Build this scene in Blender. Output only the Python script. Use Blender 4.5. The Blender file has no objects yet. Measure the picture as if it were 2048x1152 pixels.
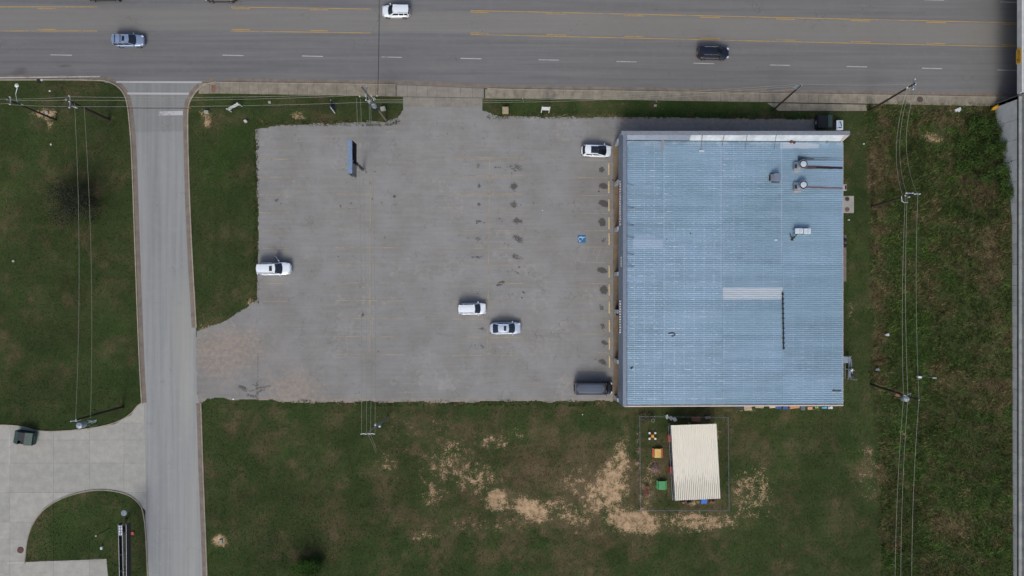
import bpy, bmesh, math, random
import numpy as np
from mathutils import Vector, Matrix

random.seed(7); RNG = np.random.default_rng(7)
scn = bpy.context.scene
COL = scn.collection
R = math.radians

# ------------------------------------------------------------------ camera, sky, sun, exposure
CAM_H = 105.0
S = 13.0                                   # photo pixels per metre on the ground
cam_d = bpy.data.cameras.new('camera'); cam = bpy.data.objects.new('camera', cam_d); COL.objects.link(cam)
cam.location = (0, 0, CAM_H); cam_d.sensor_width = 36.0; cam_d.lens = 18.0/(1024/(S*CAM_H))
cam_d.clip_end = 6000; cam_d.clip_start = 1.0
scn.camera = cam
scn.render.resolution_x = 1024; scn.render.resolution_y = 576

SUN_EL, SUN_AZ = R(47), R(180+9)           # sun in the south: shadows fall north, up the picture
w = bpy.data.worlds.new('World'); scn.world = w; w.use_nodes = True
nt = w.node_tree; bg = nt.nodes['Background']
sky = nt.nodes.new('ShaderNodeTexSky'); sky.sky_type = 'NISHITA'; sky.sun_disc = False
sky.sun_elevation = SUN_EL; sky.sun_rotation = SUN_AZ; sky.air_density = 1.0; sky.dust_density = 5.5; sky.ozone_density = 1.0
nt.links.new(sky.outputs[0], bg.inputs[0]); bg.inputs[1].default_value = 0.117
sd = bpy.data.lights.new('sun', 'SUN'); sun = bpy.data.objects.new('sun', sd); COL.objects.link(sun)
sd.energy = 1.05; sd.angle = R(20); sd.color = (1.0, 0.975, 0.88)
_d = Vector((math.sin(SUN_AZ)*math.cos(SUN_EL), math.cos(SUN_AZ)*math.cos(SUN_EL), math.sin(SUN_EL)))
sun.rotation_euler = _d.to_track_quat('Z', 'Y').to_euler(); sun.location = _d*300
scn.view_settings.view_transform = 'Standard'; scn.view_settings.look = 'None'
scn.view_settings.gamma = 1.0; scn.view_settings.use_curve_mapping = False
scn.view_settings.exposure = 0.13

# ------------------------------------------------------------------ helpers
def P(px, py, z=0.0):
    """photo pixel at height z -> world"""
    k = (CAM_H-z)/CAM_H/S
    return Vector(((px-1024)*k, (576-py)*k, z))
def XY(px, py, z=0.0):
    p = P(px, py, z); return (p.x, p.y)
def tag(o, label=None, cat=None, group=None, kind=None):
    if label: o['label'] = label
    if cat: o['category'] = cat
    if group: o['group'] = group
    if kind: o['kind'] = kind
    return o
def thing(name, label, cat, loc=(0, 0, 0), group=None, rz=0.0):
    o = bpy.data.objects.new(name, None); COL.objects.link(o)
    o.location = loc; o.rotation_euler = (0, 0, rz); o.empty_display_size = 0.3
    return tag(o, label, cat, group)

class MB:
    def __init__(s): s.v = []; s.f = []
    def add(s, vs, fs):
        b = len(s.v); s.v += [tuple(x) for x in vs]; s.f += [tuple(i+b for i in f) for f in fs]; return s
    def box(s, c, d, rz=0.0, ry=0.0, rx=0.0):
        M = Matrix.Rotation(rz, 3, 'Z') @ Matrix.Rotation(ry, 3, 'Y') @ Matrix.Rotation(rx, 3, 'X')
        c = Vector(c); h = Vector(d)*0.5
        vs = [c + M @ Vector((sx*h.x, sy*h.y, sz*h.z)) for sz in (-1, 1) for sy in (-1, 1) for sx in (-1, 1)]
        return s.add(vs, [(0, 2, 3, 1), (4, 5, 7, 6), (0, 1, 5, 4), (2, 6, 7, 3), (0, 4, 6, 2), (1, 3, 7, 5)])
    def tube(s, p0, p1, r0, r1=None, n=8, cap=True):
        p0 = Vector(p0); p1 = Vector(p1); r1 = r0 if r1 is None else r1
        d = (p1-p0).normalized(); a = d.orthogonal().normalized(); b = d.cross(a)
        vs = []
        for p, r in ((p0, r0), (p1, r1)):
            for i in range(n):
                t = 2*math.pi*i/n; vs.append(p + (a*math.cos(t)+b*math.sin(t))*r)
        fs = [(i, (i+1) % n, n+(i+1) % n, n+i) for i in range(n)]
        if cap: fs += [tuple(range(n-1, -1, -1)), tuple(range(n, 2*n))]
        return s.add(vs, fs)
    def path(s, pts, r, n=5):
        pts = [Vector(p) for p in pts]
        for a, b in zip(pts[:-1], pts[1:]): s.tube(a, b, r, r, n)
        return s
    def lathe(s, c, prof, n=20):
        vs = []; c = Vector(c)
        for r, z in prof:
            for i in range(n):
                t = 2*math.pi*i/n; vs.append((c.x+r*math.cos(t), c.y+r*math.sin(t), c.z+z))
        fs = []
        for k in range(len(prof)-1):
            for i in range(n):
                j = (i+1) % n; fs.append((k*n+i, k*n+j, (k+1)*n+j, (k+1)*n+i))
        fs.append(tuple(range(n-1, -1, -1))); m = (len(prof)-1)*n; fs.append(tuple(m+i for i in range(n)))
        return s.add(vs, fs)
    def prism(s, poly, z0, z1):
        a = sum(poly[i][0]*poly[(i+1) % len(poly)][1]-poly[(i+1) % len(poly)][0]*poly[i][1] for i in range(len(poly)))
        if a < 0: poly = poly[::-1]
        n = len(poly)
        vs = [(x, y, z0) for x, y in poly]+[(x, y, z1) for x, y in poly]
        fs = [tuple(range(n-1, -1, -1)), tuple(range(n, 2*n))]+[(i, (i+1) % n, n+(i+1) % n, n+i) for i in range(n)]
        return s.add(vs, fs)
    def quad(s, a, b, c, d): return s.add([a, b, c, d], [(0, 1, 2, 3)])
    def build(s, name, mat, parent=None, local=False, label=None, smooth=False, bevel=0.0, kind=None, sharp=35):
        me = bpy.data.meshes.new(name)
        vs = s.v
        if parent is not None and not local:
            L = wloc(parent); vs = [(x-L.x, y-L.y, z-L.z) for x, y, z in vs]
        me.from_pydata(vs, [], s.f); me.validate(); me.update()
        if bevel > 0:
            bm = bmesh.new(); bm.from_mesh(me)
            bmesh.ops.bevel(bm, geom=[e for e in bm.edges if len(e.link_faces) == 2 and e.calc_face_angle(0) > 0.5], offset=bevel, segments=2, affect='EDGES', profile=0.6)
            bm.to_mesh(me); bm.free()
        if smooth:
            me.polygons.foreach_set('use_smooth', [True]*len(me.polygons)); me.set_sharp_from_angle(angle=R(sharp))
        o = bpy.data.objects.new(name, me); COL.objects.link(o)
        if isinstance(mat, (list, tuple)):
            for m_ in mat: me.materials.append(m_)
        else: me.materials.append(mat)
        if parent is not None: o.parent = parent
        if label: o['label'] = label
        if kind: o['kind'] = kind
        return o
def wloc(o):
    v = Vector((0, 0, 0))
    while o is not None: v += Vector(o.location); o = o.parent
    return v
def dup_tree(o, parent=None, **kw):
    c = o.copy(); COL.objects.link(c); c.parent = parent
    for ch in list(o.children): dup_tree(ch, c)
    return c

# ------------------------------------------------------------------ numpy noise and sheets
_tab = RNG.random((256, 256))
def vnoise(x, y, sc, seed=0):
    x = np.asarray(x)*sc+seed*17.31; y = np.asarray(y)*sc+seed*7.77
    xi = np.floor(x).astype(np.int64); yi = np.floor(y).astype(np.int64); fx = x-xi; fy = y-yi
    fx = fx*fx*(3-2*fx); fy = fy*fy*(3-2*fy)
    g = lambda a, b: _tab[a & 255, b & 255]
    return (g(xi, yi)*(1-fx)+g(xi+1, yi)*fx)*(1-fy)+(g(xi, yi+1)*(1-fx)+g(xi+1, yi+1)*fx)*fy
def fbm(x, y, sc, oc=4, seed=0):
    t = 0; a = 1; n = 0
    for k in range(oc): t = t+a*vnoise(x, y, sc*2**k, seed+k*3); n += a; a *= .55
    return t/n
def sstep(a, b, x): t = np.clip((x-a)/(b-a), 0, 1); return t*t*(3-2*t)
def pip(x, y, poly):
    ins = np.zeros(x.shape, bool); n = len(poly)
    for i in range(n):
        x0, y0 = poly[i]; x1, y1 = poly[(i+1) % n]
        if y0 == y1: continue
        c = ((y0 > y) != (y1 > y)) & (x < (x1-x0)*(y-y0)/(y1-y0)+x0); ins ^= c
    return ins
def ell(px, py, cx, cy, rx, ry, rot=0.0):
    dx = px-cx; dy = py-cy; c, s_ = math.cos(rot), math.sin(rot)
    return np.clip(1-np.sqrt(((dx*c+dy*s_)/rx)**2+((-dx*s_+dy*c)/ry)**2), 0, 1)
def seg(px, py, x0, y0, x1, y1, wd):
    dx, dy = x1-x0, y1-y0; L2 = dx*dx+dy*dy
    t = np.clip(((px-x0)*dx+(py-y0)*dy)/L2, 0, 1)
    d = np.hypot(px-(x0+t*dx), py-(y0+t*dy)); return np.clip(1-d/wd, 0, 1)
def np_mesh(name, V, F, mat, attrs=None, cols=None, smooth=False, kind=None, parent=None):
    me = bpy.data.meshes.new(name); V = np.asarray(V, np.float32); F = np.asarray(F, np.int32)
    n, k = F.shape
    me.vertices.add(len(V)); me.vertices.foreach_set('co', V.ravel())
    me.loops.add(n*k); me.loops.foreach_set('vertex_index', F.ravel())
    me.polygons.add(n); me.polygons.foreach_set('loop_start', np.arange(0, n*k, k, dtype=np.int32))
    me.update(calc_edges=True)
    if smooth: me.polygons.foreach_set('use_smooth', np.ones(n, bool))
    for a, d in (attrs or {}).items():
        at = me.attributes.new(a, 'FLOAT', 'POINT'); at.data.foreach_set('value', np.asarray(d, np.float32).ravel())
    for a, d in (cols or {}).items():
        at = me.attributes.new(a, 'FLOAT_COLOR', 'POINT')
        c = np.ones((len(V), 4), np.float32); c[:, :3] = d; at.data.foreach_set('color', c.ravel())
    me.materials.append(mat)
    o = bpy.data.objects.new(name, me); COL.objects.link(o)
    if parent is not None: o.parent = parent
    if kind: o['kind'] = kind
    return o
def grid_px(xs, ys): 
    gx, gy = np.meshgrid(xs, ys); return gx, gy
def sheet(name, poly_px, cell, z, mat, attrf, rag=0.0, kind='structure'):
    pp = np.array(poly_px, float); x0, y0 = pp.min(0)-2; x1, y1 = pp.max(0)+2
    xs = np.arange(x0, x1+cell, cell); ys = np.arange(y0, y1+cell, cell); gx, gy = grid_px(xs, ys)
    cx = (gx[:-1, :-1]+gx[1:, 1:])/2; cy = (gy[:-1, :-1]+gy[1:, 1:])/2
    jx = cx+(fbm(cx, cy, .05, 5, 5)-.5)*rag*2.6; jy = cy+(fbm(cx, cy, .05, 5, 9)-.5)*rag*2.6
    m = pip(jx, jy, poly_px)
    nx = gx.shape[1]; idx = np.arange(gx.size).reshape(gx.shape)
    F = np.stack([idx[1:, :-1][m], idx[1:, 1:][m], idx[:-1, 1:][m], idx[:-1, :-1][m]], 1)
    used = np.unique(F); rem = np.zeros(gx.size, np.int64); rem[used] = np.arange(len(used)); F = rem[F]
    X = gx.ravel()[used]; Y = gy.ravel()[used]
    V = np.stack([(X-1024)/S, (576-Y)/S, np.full(X.shape, z)], 1)
    return np_mesh(name, V, F, mat, attrf(X, Y), kind=kind)

# ------------------------------------------------------------------ materials
def srgb(r, g, b):
    f = lambda c: ((c/255+.055)/1.055)**2.4 if c > 10 else c/255/12.92
    return (f(r), f(g), f(b))
class NT:
    def __init__(s, name):
        s.m = bpy.data.materials.new(name); s.m.use_nodes = True; s.t = s.m.node_tree; s.b = s.t.nodes['Principled BSDF']
    def n(s, ty, **k):
        x = s.t.nodes.new(ty)
        for a, b in k.items(): setattr(x, a, b)
        return x
    def put(s, sock, v):
        if hasattr(v, 'is_linked') or isinstance(v, bpy.types.NodeSocket): s.t.links.new(v, sock)
        elif isinstance(v, (tuple, list)) and len(v) == 3 and sock.type == 'RGBA': sock.default_value = (*v, 1)
        else: sock.default_value = v
    def math(s, op, a, b=0.0, c=0.0, clamp=False):
        x = s.n('ShaderNodeMath', operation=op, use_clamp=clamp)
        for i, v in enumerate((a, b, c)): s.put(x.inputs[i], v)
        return x.outputs[0]
    def mix(s, f, a, b, mode='MIX'):
        x = s.n('ShaderNodeMix', data_type='RGBA', blend_type=mode)
        s.put(x.inputs[0], f); s.put(x.inputs[6], a); s.put(x.inputs[7], b); return x.outputs[2]
    def ss(s, v, a, b, o0=0.0, o1=1.0):
        x = s.n('ShaderNodeMapRange', interpolation_type='SMOOTHSTEP')
        s.put(x.inputs[0], v); s.put(x.inputs[1], a); s.put(x.inputs[2], b); s.put(x.inputs[3], o0); s.put(x.inputs[4], o1); return x.outputs[0]
    def attr(s, name): return s.n('ShaderNodeAttribute', attribute_name=name).outputs['Fac']
    def pos(s, sc=(1, 1, 1), obj=False):
        c = s.n('ShaderNodeTexCoord').outputs['Object'] if obj else s.n('ShaderNodeNewGeometry').outputs['Position']
        m = s.n('ShaderNodeMapping'); s.put(m.inputs[0], c); m.inputs['Scale'].default_value = sc; return m.outputs[0]
    def noise(s, vec, sc, det=4, rough=.6):
        x = s.n('ShaderNodeTexNoise'); s.put(x.inputs['Vector'], vec); x.inputs['Scale'].default_value = sc
        x.inputs['Detail'].default_value = det; x.inputs['Roughness'].default_value = rough; return x.outputs['Fac']
    def bump(s, h, st, d=0.02):
        x = s.n('ShaderNodeBump'); x.inputs['Strength'].default_value = st; x.inputs['Distance'].default_value = d
        s.put(x.inputs['Height'], h); s.put(s.b.inputs['Normal'], x.outputs[0])
    def fin(s, col, rough=.8, metal=0.0, spec=None):
        s.put(s.b.inputs['Base Color'], col); s.put(s.b.inputs['Roughness'], rough); s.put(s.b.inputs['Metallic'], metal)
        if spec is not None: s.b.inputs['Specular IOR Level'].default_value = spec
        return s.m
_mc = {}
def M(name, c, rough=.6, metal=0.0, var=.15, sc=3.0, coat=0.0, bump=0.0):
    if name in _mc: return _mc[name]
    t = NT(name); p = t.pos(obj=True)
    n1 = t.noise(p, sc, 5); col = t.mix(t.ss(n1, .3, .7), tuple(x*(1-var) for x in c), tuple(min(1, x*(1+var)) for x in c))
    rg = t.math('MULTIPLY_ADD', t.noise(p, sc*2.3, 3), .2, max(0, rough-.1))
    if bump: t.bump(t.noise(p, sc*8, 4), bump)
    t.fin(col, rg, metal)
    if coat: t.b.inputs['Coat Weight'].default_value = coat; t.b.inputs['Coat Roughness'].default_value = .05
    _mc[name] = t.m; return t.m

def mat_ground():
    t = NT('grass_and_soil'); p = t.pos()
    dirt, dry, tone, lush = (t.attr(a) for a in ('dirt', 'dry', 'tone', 'lush'))
    n_f = t.noise(p, 5.0, 6, .7); n_m = t.noise(p, 1.1, 6, .65); n_b = t.noise(p, .18, 4, .55); n_x = t.noise(p, 14, 3, .7)
    g = t.mix(t.ss(n_b, .35, .65), srgb(50, 62, 36), srgb(64, 72, 45))
    g = t.mix(t.math('MULTIPLY', t.ss(n_f, .35, .7), .55), g, srgb(46, 58, 34))
    g = t.mix(t.math('MULTIPLY', lush, .7), g, srgb(45, 71, 30))
    n_q = t.noise(p, .45, 5, .6)
    dd = t.ss(t.math('ADD', dry, t.math('ADD', t.math('MULTIPLY', t.math('SUBTRACT', n_q, .5), 1.3), t.math('MULTIPLY', t.math('SUBTRACT', n_m, .5), 1.2))), .34, .88)
    g = t.mix(t.math('MULTIPLY', dd, .85), g, t.mix(n_f, srgb(62, 55, 43), srgb(92, 82, 64)))
    sp = t.ss(t.math('ADD', t.math('MULTIPLY', dry, .35), n_x), .62, .85)
    g = t.mix(t.math('MULTIPLY', sp, .5), g, srgb(118, 106, 82))
    md = t.ss(t.math('ADD', t.math('ADD', dirt, t.math('MULTIPLY', t.math('SUBTRACT', n_m, .5), 1.6)), t.math('ADD', t.math('MULTIPLY', t.math('SUBTRACT', n_f, .5), 2.6), t.math('MULTIPLY', t.math('SUBTRACT', n_q, .5), .8))), .58, .90)
    soil = t.mix(t.ss(n_m, .3, .7), srgb(146, 125, 99), srgb(190, 165, 135))
    soil = t.mix(t.math('MULTIPLY', t.ss(n_f, .45, .7), .7), soil, srgb(126, 108, 84))
    g = t.mix(md, g, soil)
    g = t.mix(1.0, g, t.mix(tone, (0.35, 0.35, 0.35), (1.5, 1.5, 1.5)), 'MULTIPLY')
    t.bump(t.math('ADD', n_f, t.math('MULTIPLY', n_x, .6)), .5, .12)
    return t.fin(g, .95, spec=.1)
def mat_lot():
    t = NT('worn_asphalt'); p = t.pos(); d = t.attr('stain'); so = t.attr('soil'); tn = t.attr('tone'); pale = t.attr('pale')
    n_b = t.noise(p, .22, 6, .6); n_m = t.noise(p, 1.6, 6, .65); n_f = t.noise(p, 9, 4, .7); n_x = t.noise(p, 40, 3, .7)
    c = t.mix(t.ss(n_b, .3, .7), srgb(122, 123, 122), srgb(133, 136, 140))
    c = t.mix(t.math('MULTIPLY', t.ss(n_m, .4, .75), .35), c, srgb(142, 139, 137))
    c = t.mix(t.math('MULTIPLY', t.ss(n_f, .35, .7), .22), c, srgb(104, 102, 102))
    stk = t.noise(t.pos((.12, 2.2, 1)), 1.0, 5, .7); c = t.mix(t.math('MULTIPLY', t.ss(stk, .4, .7), .28), c, srgb(150, 149, 146))
    c = t.mix(t.math('MULTIPLY', t.ss(t.math('ADD', pale, t.math('MULTIPLY', t.math('SUBTRACT', n_m, .5), 1.6)), .35, .95), .5), c, srgb(158, 156, 153))
    # hairline crack network, broken up by noise
    wv = t.n('ShaderNodeVectorMath', operation='ADD'); t.put(wv.inputs[0], p); nz = t.n('ShaderNodeTexNoise'); t.put(nz.inputs['Vector'], p); nz.inputs['Scale'].default_value = .9; nz.inputs['Detail'].default_value = 4
    sc_ = t.n('ShaderNodeVectorMath', operation='SCALE'); t.put(sc_.inputs[0], nz.outputs['Color']); sc_.inputs['Scale'].default_value = 2.2; t.put(wv.inputs[1], sc_.outputs[0])
    vo = t.n('ShaderNodeTexVoronoi', feature='DISTANCE_TO_EDGE'); t.put(vo.inputs['Vector'], wv.outputs[0]); vo.inputs['Scale'].default_value = .28
    crk = t.math('MULTIPLY', t.math('LESS_THAN', vo.outputs['Distance'], .012), t.ss(t.noise(p, .35, 4, .6), .46, .60)); c = t.mix(t.math('MULTIPLY', crk, .30), c, srgb(70, 68, 66))
    c = t.mix(t.math('MULTIPLY', t.ss(t.math('ADD', so, t.math('ADD', t.math('MULTIPLY', t.math('SUBTRACT', n_m, .5), 1.8), t.math('MULTIPLY', t.math('SUBTRACT', n_b, .5), 1.6))), .25, 1.25), .5), c, t.mix(t.ss(n_m, .35, .65), srgb(128, 117, 112), srgb(162, 146, 128)))
    c = t.mix(1.0, c, t.mix(tn, (0.5, 0.5, 0.5), (1.5, 1.5, 1.5)), 'MULTIPLY')
    sm = t.ss(t.math('ADD', d, t.math('ADD', t.math('MULTIPLY', t.math('SUBTRACT', t.noise(p, 4.5, 5, .75), .5), 2.6), t.math('MULTIPLY', t.math('SUBTRACT', n_m, .5), 1.2))), .55, .95)
    c = t.mix(t.math('MULTIPLY', sm, .74), c, srgb(54, 50, 48))
    t.bump(n_x, .25, .02)
    return t.fin(c, t.math('MULTIPLY_ADD', sm, -.35, .92), spec=.25)
def mat_road(name, base1, base2, streak_axis):
    t = NT(name); p = t.pos(); tn = t.attr('tone'); warm = t.attr('warm'); d = t.attr('stain')
    st = t.noise(t.pos((.04, 1.6, 1) if streak_axis == 'x' else (1.6, .04, 1)), 1.0, 5, .6)
    n_m = t.noise(p, .7, 6, .65); n_f = t.noise(p, 12, 4, .7)
    c = t.mix(t.ss(st, .3, .7), base1, base2)
    c = t.mix(t.math('MULTIPLY', warm, .6), c, tuple(x*y for x, y in zip(base2, (1.16, 1.10, .98))))
    c = t.mix(t.math('MULTIPLY', t.ss(n_m, .45, .75), .25), c, tuple(x*1.18 for x in base2))
    c = t.mix(t.math('MULTIPLY', t.ss(n_f, .35, .7), .25), c, tuple(x*.8 for x in base1))
    c = t.mix(1.0, c, t.mix(tn, (0.5, 0.5, 0.5), (1.5, 1.5, 1.5)), 'MULTIPLY')
    vo = t.n('ShaderNodeTexVoronoi', feature='DISTANCE_TO_EDGE'); nz = t.n('ShaderNodeTexNoise'); t.put(nz.inputs['Vector'], p); nz.inputs['Scale'].default_value = .7
    sc_ = t.n('ShaderNodeVectorMath', operation='SCALE'); t.put(sc_.inputs[0], nz.outputs['Color']); sc_.inputs['Scale'].default_value = 3.0; wv = t.n('ShaderNodeVectorMath', operation='ADD'); t.put(wv.inputs[0], t.pos((.5, 1, 1) if streak_axis == 'x' else (1, .5, 1))); t.put(wv.inputs[1], sc_.outputs[0])
    t.put(vo.inputs['Vector'], wv.outputs[0]); vo.inputs['Scale'].default_value = .22
    crk = t.math('MULTIPLY', t.math('LESS_THAN', vo.outputs['Distance'], .010), t.ss(t.noise(p, .25, 4, .6), .52, .62)); c = t.mix(t.math('MULTIPLY', crk, .25), c, srgb(70, 70, 72))
    sm = t.ss(t.math('ADD', d, t.math('MULTIPLY', t.math('SUBTRACT', n_m, .5), .6)), .3, .9)
    c = t.mix(t.math('MULTIPLY', sm, .4), c, srgb(60, 60, 62))
    t.bump(t.noise(p, 40, 3), .2, .015)
    return t.fin(c, .88, spec=.25)
def mat_concrete(name, a, b, dirt=.4):
    t = NT(name); p = t.pos(); oi = t.n('ShaderNodeObjectInfo').outputs['Random']
    n_m = t.noise(p, .9, 6, .65); n_f = t.noise(p, 7, 5, .7)
    c = t.mix(t.ss(n_m, .3, .72), a, b)
    c = t.mix(t.math('MULTIPLY', t.ss(t.noise(t.pos((1.2, .5, 1)), 1.3, 6, .7), .5, .75), dirt), c, tuple(x*.6 for x in a))
    c = t.mix(t.math('MULTIPLY', t.ss(n_f, .4, .75), .2), c, tuple(x*.7 for x in a))
    c = t.mix(1.0, c, t.mix(oi, (.93, .93, .93), (1.07, 1.06, 1.05)), 'MULTIPLY')
    t.bump(t.noise(p, 25, 4), .2, .02)
    return t.fin(c, .9, spec=.2)
def mat_paint(name, c, wear):
    """worn road paint: patches of the asphalt show through"""
    t = NT(name); p = t.pos(); n = t.noise(p, 3.2, 6, .75); n2 = t.noise(p, .35, 3, .6)
    k = t.ss(t.math('ADD', t.math('MULTIPLY', n, .6), t.math('MULTIPLY', n2, .5)), wear-.12, wear+.14)
    return t.fin(t.mix(k, c, srgb(124, 121, 118)), .8, spec=.2)
def mat_roof():
    t = NT('galvanised_roof'); oi = t.n('ShaderNodeObjectInfo').outputs['Random']
    geo = t.n('ShaderNodeNewGeometry').outputs['Position']; sx = t.n('ShaderNodeSeparateXYZ'); t.put(sx.inputs[0], geo)
    x, y = sx.outputs[0], sx.outputs[1]; p = t.pos()
    n_b = t.noise(p, .12, 5, .6); n_m = t.noise(p, .8, 5, .65); n_s = t.noise(t.pos((.25, 3, 1)), 1.2, 5, .65)
    c = t.mix(t.ss(n_b, .3, .7), srgb(133, 162, 180), srgb(145, 173, 196))
    c = t.mix(t.math('MULTIPLY', t.ss(n_s, .35, .7), .35), c, srgb(154, 182, 204))
    wth = t.noise(t.pos((.35, .9, 1)), .5, 6, .7); c = t.mix(t.math('MULTIPLY', t.ss(wth, .48, .72), .30), c, srgb(112, 136, 150))
    c = t.mix(1.0, c, t.mix(oi, (.92, .925, .935), (1.07, 1.07, 1.07)), 'MULTIPLY')
    # white sealant along the purlin screw rows and the side laps
    fx = t.math('FRACT', t.math('DIVIDE', t.math('ADD', x, 200.07), 1.462)); lx = t.math('LESS_THAN', fx, .085)
    scr = t.ss(t.noise(t.pos((1, 6, 1)), .9, 4, .7), .42, .58)
    fy = t.math('FRACT', t.math('DIVIDE', t.math('SUBTRACT', y, RY0), RPITCH)); ly = t.math('LESS_THAN', t.math('ABSOLUTE', t.math('SUBTRACT', fy, .5)), .07)
    lap = t.ss(t.noise(t.pos((1.6, .3, 1)), 1.3, 5, .75), .48, .58)
    zone = t.math('MULTIPLY', t.ss(t.noise(p, .11, 4, .6), .40, .56), t.math('MULTIPLY_ADD', t.ss(x, 40.0, 24.0), .65, .35))
    k = t.math('MAXIMUM', t.math('MULTIPLY', t.math('MULTIPLY', lx, scr), .62), t.math('MULTIPLY', t.math('MULTIPLY', ly, lap), .9))
    k = t.math('MULTIPLY', k, t.math('MULTIPLY_ADD', zone, .72, .28))
    # daubs of white coating near the north edge
    cw = t.ss(y, 20.0, 22.0); pw = t.math('MULTIPLY', cw, t.ss(t.noise(p, .55, 5, .7), .46, .58))
    c = t.mix(t.math('MAXIMUM', k, t.math('MULTIPLY', pw, .7)), c, srgb(192, 208, 222))
    # run-off stains downslope of the fans, and one rolled-on patch of coating
    def band(c, x0, x1, y0, y1, slope, hw0, hw1, col, al, ns=.35):
        X0 = P(x0, 0, 5.2).x; X1 = P(x1, 0, 5.2).x; Y0 = P(0, y0, 5.2).y; Y1 = P(0, y1, 5.2).y
        u = t.math('DIVIDE', t.math('SUBTRACT', x, X0), X1-X0, clamp=True)
        yc = t.math('MULTIPLY_ADD', u, Y1-Y0, Y0); hw = t.math('MULTIPLY_ADD', u, hw1-hw0, hw0)
        d = t.math('DIVIDE', t.math('ABSOLUTE', t.math('SUBTRACT', y, yc)), hw)
        d = t.math('ADD', d, t.math('MULTIPLY', t.math('SUBTRACT', t.noise(t.pos((.5, 5, 1)), 1.5, 4, .7), .5), ns*4))
        m = t.ss(d, 1.15, .7); m = t.math('MULTIPLY', m, t.math('MULTIPLY', t.math('GREATER_THAN', x, X0), t.math('LESS_THAN', x, X1)))
        return t.mix(t.math('MULTIPLY', m, al), c, col)
    c = band(c, 1604, 1692, 333, 335, 0, .32, .17, srgb(84, 52, 50), .9)
    c = band(c, 1634, 1692, 334, 335, 0, .14, .16, srgb(34, 30, 38), .85, .2)
    c = band(c, 1604, 1692, 373.5, 375.5, 0, .17, .15, srgb(118, 92, 92), .85, .2)
    c = band(c, 1597, 1630, 316, 317, 0, .40, .12, srgb(62, 78, 90), .85)
    c = band(c, 1610, 1690, 314, 315, 0, .13, .04, srgb(84, 98, 108), .7); c = band(c, 1600, 1690, 318, 319, 0, .16, .06, srgb(84, 98, 108), .7)
    c = band(c, 1265, 1326, 488, 488.5, 0, .78, .78, srgb(170, 190, 212), .75, .12)
    c = band(c, 1268, 1310, 473, 474, 0, .28, .2, srgb(165, 185, 208), .5, .4)
    c = band(c, 1562, 1640, 290, 291, 0, .5, .35, srgb(196, 208, 218), .7, .4)
    c = band(c, 1254, 1330, 280, 281, 0, .45, .3, srgb(176, 194, 212), .6, .5)
    c = band(c, 1440, 1444.5, 440, 440, 0, 12, 12, srgb(168, 188, 208), .35, .1); c = band(c, 1563, 1566, 400, 400, 0, 9.5, 9.5, srgb(176, 196, 214), .45, .1); c = band(c, 1324.5, 1327, 440, 440, 0, 12, 12, srgb(160, 182, 204), .35, .1)
    return t.fin(c, t.math('MULTIPLY_ADD', n_m, .2, .42), .35)
def mat_streak(name, c1, c2):
    t = NT(name); p = t.pos((.6, 6, 1)); n = t.noise(p, 1.2, 5, .7)
    return t.fin(t.mix(t.ss(n, .35, .65), c1, c2), .8)
def mat_leaf(name, tint=(1, 1, 1)):
    t = NT(name); a = t.n('ShaderNodeAttribute', attribute_name='col')
    c = t.mix(1.0, a.outputs['Color'], tint, 'MULTIPLY')
    t.fin(c, .75, spec=.15); return t.m

RZW, RZE = 5.55, 4.75                             # roof height at the west and east edge
ROOF_N = (576-283)/S*(CAM_H-5.2)/CAM_H; ROOF_S = (576-809)/S*(CAM_H-5.2)/CAM_H
NROW = 45; RPITCH = (ROOF_N-ROOF_S)/NROW; RY0 = ROOF_S+RPITCH*.5

m_ground = mat_ground(); m_lot = mat_lot(); m_roof = mat_roof()
m_road = mat_road('road_asphalt', srgb(103, 105, 109), srgb(117, 119, 121), 'x')
m_street = mat_road('street_asphalt', srgb(129, 134, 138), srgb(145, 149, 151), 'y')
m_walk = mat_concrete('sidewalk_concrete', srgb(120, 116, 106), srgb(146, 141, 130), .6)
m_apron = mat_concrete('apron_concrete', srgb(126, 123, 118), srgb(141, 138, 132), .3)
m_slab = mat_concrete('yard_concrete', srgb(150, 152, 150), srgb(164, 166, 162), .14)
m_kerb = mat_concrete('kerb_concrete', srgb(138, 133, 122), srgb(160, 155, 143), .3)
m_gutter = mat_concrete('gutter_concrete', srgb(108, 101, 96), srgb(128, 121, 113), .3)
m_bwalk = mat_concrete('brown_walk_concrete', srgb(116, 103, 88), srgb(134, 121, 103), .3)
m_wallc = mat_concrete('wall_concrete', srgb(186, 192, 196), srgb(204, 208, 210), .12)
m_joint = M('joint_dirt', srgb(78, 74, 66), .95)
m_yel = mat_paint('yellow_road_paint', srgb(178, 148, 84), .58)
m_yelf = mat_paint('faded_yellow_paint', srgb(166, 156, 130), .54)
m_whp = mat_paint('white_road_paint', srgb(176, 179, 184), .62)
m_whf = mat_paint('faded_white_paint', srgb(172, 174, 178), .70)
m_blue = M('blue_sign_paint', srgb(40, 100, 150), .7)
m_isa = M('symbol_paint', srgb(170, 200, 220), .7)
m_block = M('cream_block_paint', srgb(205, 185, 140), .8)
m_metal = M('grey_steel', srgb(150, 158, 165), .45, .6)
m_fascia = M('fascia_sheet', srgb(118, 132, 152), .5, .25, .08)
m_cap = M('cap_sheet', srgb(128, 134, 146), .5, .2, .1)
m_white = M('white_coating', srgb(180, 193, 206), .6, 0, .08)
m_wood = M('creosoted_wood', srgb(46, 38, 32), .9, 0, .3, 6)
m_woodg = M('grey_pole_wood', srgb(96, 92, 78), .9, 0, .25, 6)
m_insul = M('pale_insulator', srgb(200, 205, 210), .35)
m_galv = M('galvanised_fitting', srgb(150, 165, 178), .4, .5)
m_wire = M('bare_wire', srgb(134, 138, 126), .6, .1)
m_cable = M('black_cable', srgb(26, 28, 30), .6)
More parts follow.
